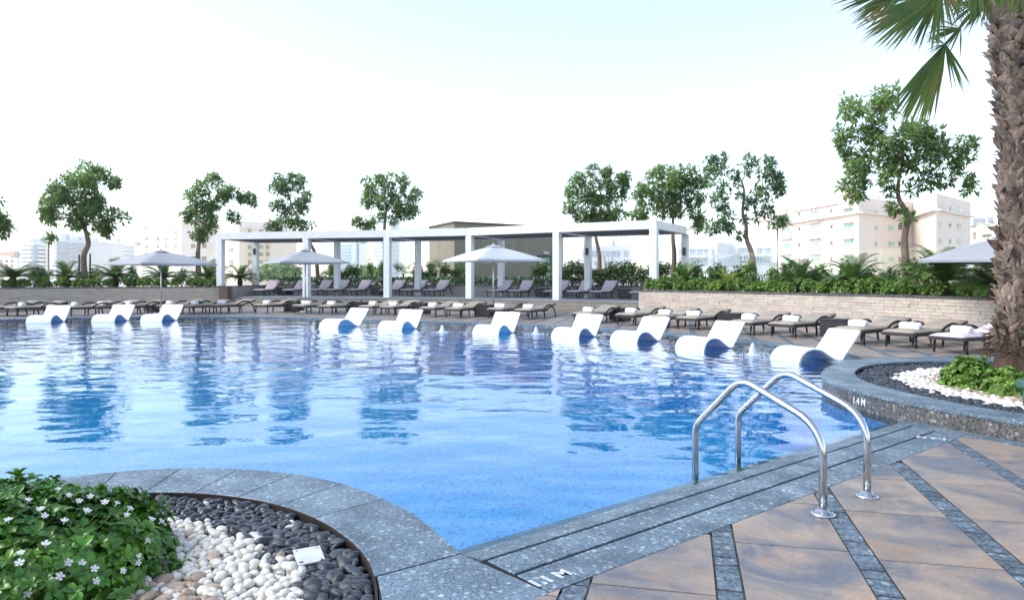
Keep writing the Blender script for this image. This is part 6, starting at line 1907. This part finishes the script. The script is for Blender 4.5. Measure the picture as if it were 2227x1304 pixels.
# ------------------------------------------------------------------ date-like fan palm at right
pc = V((6.37, 8.9, KZ - .05))
pt = thing('fan_palm', 'tall fan palm with rough brown leaf-base trunk rising from the round planter at right', 'palm tree', pc)
r = random.Random(77)
def trad(z):
    return 0.30 + 0.10 * max(0, (0.75 - z) / 0.75) + 0.05 * max(0, min(1, (z - 3.3) / .8)) - 0.03 * max(0, min(1, (1.8 - abs(z - 2.2)) / 1.8))
g = MB(); pts = []; ra = []
for i in range(40):
    z = i * 5.3 / 39; pts.append((pc.x + 0.02 * math.sin(z * 2), pc.y, KZ - .05 + z)); ra.append(trad(z) - .035)
g.tube(pts, ra, 20); g.build('trunk', FIBRE, pt, smooth=True)
def boot_mesh(seed, L=.25, w=.13):
    q = random.Random(seed); bm_v = []; f = []
    prof = [(0, 1.0, .0, .02), (.25, 1.05, .02, .035), (.5, .8 + q.uniform(-.15, .15), .04, .035), (.75, .45 + q.uniform(-.1, .1), .065, .028), (1.0, .10, .085 + q.uniform(0, .05), .008)]
    vs = []
    for u, ww, o, th in prof:
        tw_ = q.uniform(-.012, .012)
        vs += [(-w * ww + tw_, o, u * L), (tw_, o + th, u * L), (w * ww + tw_, o, u * L), (tw_, o - .012, u * L)]
    for k in range(4):
        for j in range(4): f.append((k * 4 + j, k * 4 + (j + 1) % 4, k * 4 + 4 + (j + 1) % 4, k * 4 + 4 + j))
    f.append((16, 17, 18, 19))
    me = bpy.data.meshes.new('leaf_base'); me.from_pydata([(x, -y, z) for x, y, z in vs], [], f); me.materials.append(BOOT); me.update(); return me
BM = [boot_mesh(i, .17 + .02 * (i % 3), .085 + .012 * (i % 4)) for i in range(6)]
tot = 0
rest = MB()
NBT = 800
for k in range(NBT):
    z = 0.42 + k * (4.75 - 0.42) / NBT
    a = k * 2.39996 + r.uniform(-.12, .12)
    rad = trad(z) - .045
    # 0 of a points to the camera side
    M4 = Matrix.Translation((pc.x + rad * math.sin(a), pc.y - rad * math.cos(a), KZ - .05 + z)) @ Matrix.Rotation(a, 4, 'Z') @ Matrix.Rotation(R(r.uniform(-12, 4) + (16 if z > 3.2 else 0)), 4, 'X') @ Matrix.Rotation(R(r.gauss(0, 32)), 4, 'Y') @ Matrix.Diagonal((r.uniform(.55, 1.15), r.uniform(.5, 1.1), r.uniform(.6, 1.25), 1))
    cam_side = math.cos(a + math.atan2(pc.x, pc.y)) > -0.25
    me = r.choice(BM)
    if cam_side and tot < 295:
        o = link('leaf_base', me, pt); o.matrix_local = Matrix.Translation(-pc) @ M4; tot += 1
    else: rest.add([M4 @ v.co for v in me.vertices], [tuple(p.vertices) for p in me.polygons])
tag(rest.build('leaf_bases', BOOT, pt), kind='stuff')
g = MB()    # fibrous skirt
for k in range(420):
    a = r.uniform(0, 6.28); z = r.uniform(.30, .62); rad = trad(z) + r.uniform(-.02, .05)
    p = V((pc.x + rad * math.sin(a), pc.y - rad * math.cos(a), KZ - .05 + z)); dd = (V((math.sin(a) * .5 + r.uniform(-.7, .7), -math.cos(a) * .5 + r.uniform(-.7, .7), r.uniform(-.5, .25)))).normalized()
    g.tube([p, p + dd * r.uniform(.05, .16)], [.009, .003], 3, cap=False)
tag(g.build('root_fibres', FIBRE, pt), kind='stuff')
g = MB()    # thin loose fibres and split ends on the upper trunk
for k in range(260):
    a = r.uniform(0, 6.28); z = r.uniform(.8, 4.9); rad = trad(z) + .03
    p = V((pc.x + rad * math.sin(a), pc.y - rad * math.cos(a), KZ - .05 + z)); dd = (V((math.sin(a) + r.uniform(-.5, .5), -math.cos(a) + r.uniform(-.5, .5), r.uniform(-.4, 1.0)))).normalized()
    g.tube([p, p + dd * r.uniform(.05, .13)], [.007, .002], 3, cap=False)
tag(g.build('loose_fibres', BOOT, pt), kind='stuff')

CROWN = V((6.45, 8.9, 5.25))
def fan(hub, axis, nrm, L, seed, spread=125, n=36, droop=.5, petiole=None, w=.024, mat=PALM, sig=None):
    r = random.Random(seed); g = MB()
    a = axis.normalized(); nn = (nrm - a * nrm.dot(a)).normalized(); sd = a.cross(nn)
    src = petiole or CROWN
    if (src - hub).length > .1:
        mid = src.lerp(hub, .5) + V((0, 0, .10))
        g.tube(catmull([src, mid, hub], 4), [.026, .024, .022, .021, .02, .018, .016, .015, .013][:9], 6, cap=False)
        lf = g.build('petiole', PALM, pt)
        g = MB()
    for k in range(n):
        th = R(spread) * (2 * k / (n - 1) - 1) * .98 + r.uniform(-.02, .02)
        if sig: th = max(-R(spread), min(R(spread), r.gauss(0, R(sig))))
        d0 = (a * math.cos(th) + sd * math.sin(th) + nn * (0.10 * math.cos(th * 2))).normalized()
        l = L * (1 - .28 * abs(th) / R(spread)) * r.uniform(.88, 1.06)
        m = 8; q = hub.copy(); d = d0.copy(); bend = r.uniform(.6, 1.3) * droop
        brk = r.random() < .22
        for j in range(m + 1):
            u = j / m
            ww = w * L * (0.35 + 1.9 * u) if u < .38 else w * L * (1.072) * (1 - (u - .38) / .62) ** .8
            ww = max(ww, .0008)
            sx = d.cross(nn); 
            if sx.length < .05: sx = sd
            sx.normalize(); up = sx.cross(d)
            n0 = len(g.v)
            g.v += [tuple(q - sx * ww), tuple(q - up * ww * .45), tuple(q + sx * ww)]
            if j: g.f += [(n0 - 3, n0 - 2, n0 + 1, n0), (n0 - 2, n0 - 1, n0 + 2, n0 + 1)]; g.m += [0, 0]
            q = q + d * (l / m)
            k_ = bend * (u ** 1.6) * .42 * (2.2 if (brk and u > .55) else 1)
            d = (d + V((0, 0, -1)) * k_).normalized()
    return g.build('fan_leaf', mat, pt)
def pd(x, y, Y): return dp(x, y, Y)
# the leaves that hang into the picture
NC = V((-.1, -1, .25))
def hang(hx, hy, tx, ty, Y, L, seed, sig, n, droop=.3, spread=80, pet=None, w=.02):
    h = pd(hx, hy, Y); fan(h, pd(tx, ty, Y - .1) - h, NC, L, seed, spread=spread, n=n, droop=droop, sig=sig, w=w, petiole=pet)
hang(1975, -38, 1800, 22, 8.2, 1.04, 1, 12, 26, .10)
hang(2000, -30, 1850, 15, 8.5, .85, 11, 14, 18, .25)
hang(1990, -55, 1860, -20, 8.0, .95, 32, 14, 22, .2)
hang(2045, -18, 1880, 95, 7.9, 1.12, 2, 13, 34, .12)
hang(2045, -18, 1960, 110, 8.0, .86, 12, 20, 22, .25, pet=pd(2045, -18, 8.05))
hang(2050, -30, 2040, 90, 8.2, .62, 13, 22, 16, .25, pet=pd(2050, -30, 8.25))
hang(2056, 96, 1990, 225, 8.3, 1.26, 3, 7.5, 38, .10, spread=26, w=.017)
hang(2090, 62, 2020, 110, 8.35, .52, 31, 22, 18, .5, pet=pd(2090, 62, 8.4))
hang(2056, 96, 2078, 200, 8.35, .64, 14, 12, 9, .2, pet=pd(2056, 96, 8.4))
hang(2056, 96, 2000, 120, 8.3, .36, 15, 45, 12, .5, pet=pd(2056, 96, 8.38))
hang(2150, -8, 2060, 78, 8.5, .66, 4, 11, 24, .22)
hang(2150, -8, 2110, 80, 8.45, .50, 16, 20, 14, .3, pet=pd(2150, -8, 8.5))
hang(2120, -70, 2050, 50, 8.3, .82, 6, 32, 30, .4)
hang(2205, -70, 2195, 40, 7.9, .66, 5, 18, 20, .3)
hang(2240, -80, 2235, 40, 7.8, .70, 17, 25, 20, .3)
for k in range(15):   # the rest of the crown, above and beyond the frame
    a = 2 * PI * k / 15 + .3; e = R((12, 38, 62)[k % 3])
    hd = V((math.cos(a) * math.cos(e), math.sin(a) * math.cos(e), math.sin(e)))
    if hd.x < -.2 and k % 3 == 0: continue
    hb = CROWN + V((.1, .1, .35)) + hd * 1.15
    up = V((0, 0, 1)) - hd * hd.z
    fan(hb, hd + V((0, 0, -.15)), up + V((0, 0, .01)), 1.05, 20 + k, spread=115, n=26, droop=.5, petiole=CROWN + V((0, 0, .25)))

# ------------------------------------------------------------------ near flowering bush and the small bush under the palm
def leafy_bush(t, c, rad, h, n, L, seed, mat, keep=None, name='foliage'):
    r = random.Random(seed); g = MB(); tips = []
    for _ in range(n):
        d = rdir(r); d.z = abs(d.z) * .95 + .03 if r.random() < .8 else d.z * .3
        lump = 1 + .16 * noise.noise(d * 2.3 + V((seed, 0, 0))) + .10 * noise.noise(d * 5.5 + V((0, seed, 0)))
        q = (r.random() ** .25) if r.random() < .75 else r.uniform(.5, .9)
        p = c + V((d.x * rad * lump * q, d.y * rad * lump * q, max(0.0, d.z) * h * lump * q))
        if keep and not keep(p): continue
        ax = (d + V((0, 0, .6)) + rdir(r) * .45).normalized(); o1 = ax.orthogonal().normalized(); o2 = ax.cross(o1)
        m = r.randint(4, 6); a0 = r.uniform(0, 6.28)
        if q > .93: tips.append((p, ax))
        for i in range(m):
            a = a0 + 2 * PI * i / m + r.uniform(-.25, .25)
            ld = (ax * r.uniform(.1, .7) + o1 * math.cos(a) + o2 * math.sin(a)).normalized(); l = L * r.uniform(.6, 1.2)
            # a rounded oblong leaf with a folded midrib
            x = ld.cross(ax)
            if x.length < 1e-3: continue
            x.normalize(); nr = x.cross(ld) * -1 if x.cross(ld).dot(ax) < 0 else x.cross(ld)
            n0 = len(g.v); w = l * .26; cu = -l * .18
            prof = [(0, .0, 0), (.22, .72, .2), (.5, 1.0, 0.35), (.78, .8, .1), (1.0, .0, -.6)]
            g.v.append(tuple(p))
            for u, ww, b in prof[1:4]:
                bb_ = nr * (-cu * b)
                g.v += [tuple(p + ld * l * u - x * w * ww + nr * w * .35 + bb_), tuple(p + ld * l * u + bb_), tuple(p + ld * l * u + x * w * ww + nr * w * .35 + bb_)]
            g.v.append(tuple(p + ld * l + nr * (cu * .6)))
            g.f += [(n0, n0 + 2, n0 + 1), (n0, n0 + 3, n0 + 2)]
            for s_ in (0, 1):
                b0 = n0 + 1 + 3 * s_
                g.f += [(b0, b0 + 1, b0 + 4, b0 + 3), (b0 + 1, b0 + 2, b0 + 5, b0 + 4)]
            g.f += [(n0 + 7, n0 + 8, n0 + 10), (n0 + 8, n0 + 9, n0 + 10)]
            g.m += [0] * 8
    return g, tips
bc = V((-2.40, 3.42, -0.06))
vb = thing('periwinkle_bush', 'dense glossy green bush dotted with white five-petalled flowers in the near left corner', 'bush', bc)
g, tips = leafy_bush(vb, bc, 0.74, 0.44, 5200, 0.058, 5, VINC)
g.build('foliage', VINC, vb, smooth=True)
g = MB(); r = random.Random(3)
for k in range(90):
    d = rdir(r); d.z = abs(d.z); e = bc + V((d.x * .72, d.y * .72, d.z * .48))
    g.tube([bc + V((d.x * .1, d.y * .1, 0)), bc + V((d.x * .45, d.y * .45, d.z * .22)), e], [.006, .004, .002], 5, cap=False)
g.build('stems', M('green_stem', (0.08, 0.12, 0.03), rough=.6), vb)
def flower(p, ax, s, parent, seed):
    r = random.Random(seed); g = MB(); o1 = ax.orthogonal().normalized(); o2 = ax.cross(o1)
    for k in range(5):
        a = 2 * PI * k / 5 + r.uniform(-.08, .08); d = (o1 * math.cos(a) + o2 * math.sin(a) + ax * r.uniform(-.05, .25)).normalized(); x = d.cross(ax).normalized()
        n0 = len(g.v)
        g.v += [tuple(p), tuple(p + d * s * .55 - x * s * .30), tuple(p + d * s * .95 - x * s * .38), tuple(p + d * s * 1.08), tuple(p + d * s * .95 + x * s * .38), tuple(p + d * s * .55 + x * s * .30)]
        g.f.append((n0, n0 + 1, n0 + 2, n0 + 3, n0 + 4, n0 + 5)); g.m.append(0)
    g.tube([p - ax * .02, p + ax * .002], [.0025, .004], 5)
    return g.build('flower', PETAL, parent)
FP = [(34, 1062), (62, 1085), (88, 1105), (126, 1062), (150, 1075), (97, 1120), (172, 1088), (190, 1108), (196, 1078), (245, 1068), (228, 1090), (255, 1092), (45, 1200), (42, 1222), (140, 1130), (178, 1222), (148, 1222), (206, 1235), (210, 1262), (130, 1252), (36, 1275), (303, 1210), (300, 1222), (276, 1118), (283, 1104), (330, 1127), (352, 1132), (322, 1174), (18, 1128), (60, 1290), (268, 1240), (100, 1180)]
vis = []
r = random.Random(8)
for k, (x, y) in enumerate(FP):
    # where the sight line meets the bush
    o_ = V((0, 0, EYE)); d = (gp(x, y) - o_).normalized(); best = None
    for j in range(400):
        q = o_ + d * (2.2 + j * .008); w_ = q - bc
        e = (w_.x / .76) ** 2 + (w_.y / .76) ** 2 + (w_.z / .46) ** 2
        if e < 1.0: best = q; break
    if best is None: continue
    w_ = (best - bc); ax = (V((w_.x / .6, w_.y / .6, w_.z / .28)).normalized() + V((0, 0, .5)) + rdir(r) * .35 - d * .3).normalized()
    flower(best - d * .025, ax, r.uniform(.014, .019), vb, k)

sb = V((5.62, 8.15, KZ - .06))
pb = thing('round_bush', 'small bright green bush on the pebbles at the foot of the palm', 'bush', sb)
g1, _ = leafy_bush(pb, V((5.36, 8.4, KZ - .06)), .30, .36, 800, .058, 9, SHRUB)
g2, _ = leafy_bush(pb, V((5.42, 7.85, KZ - .06)), .25, .30, 600, .055, 10, SHRUB)
g1.add(g2.v, g2.f); g1.build('foliage', SHRUB, pb, smooth=True)
g = MB()
for c_ in ((5.36, 8.4), (5.42, 7.85)):
    for k in range(12): a = k * .52; g.tube([(c_[0], c_[1], KZ - .08), (c_[0] + .2 * math.cos(a), c_[1] + .2 * math.sin(a), KZ + .16)], [.008, .003], 4, cap=False)
g.build('stems', BARK, pb)

# ------------------------------------------------------------------ pale heat haze over the city
hz = bpy.data.materials.new('haze'); hz.use_nodes = True
t_ = hz.node_tree; t_.nodes.clear()
vo = t_.nodes.new('ShaderNodeVolumePrincipled'); vo.inputs['Density'].default_value = 0.0003; vo.inputs['Color'].default_value = (0.96, 0.97, 1.0, 1); vo.inputs['Anisotropy'].default_value = 0.3
oo = t_.nodes.new('ShaderNodeOutputMaterial'); t_.links.new(vo.outputs[0], oo.inputs['Volume'])
g = MB(); g.box((0, 230, 5.5), (900, 620, 41)); tag(g.build('haze', hz), kind='stuff')
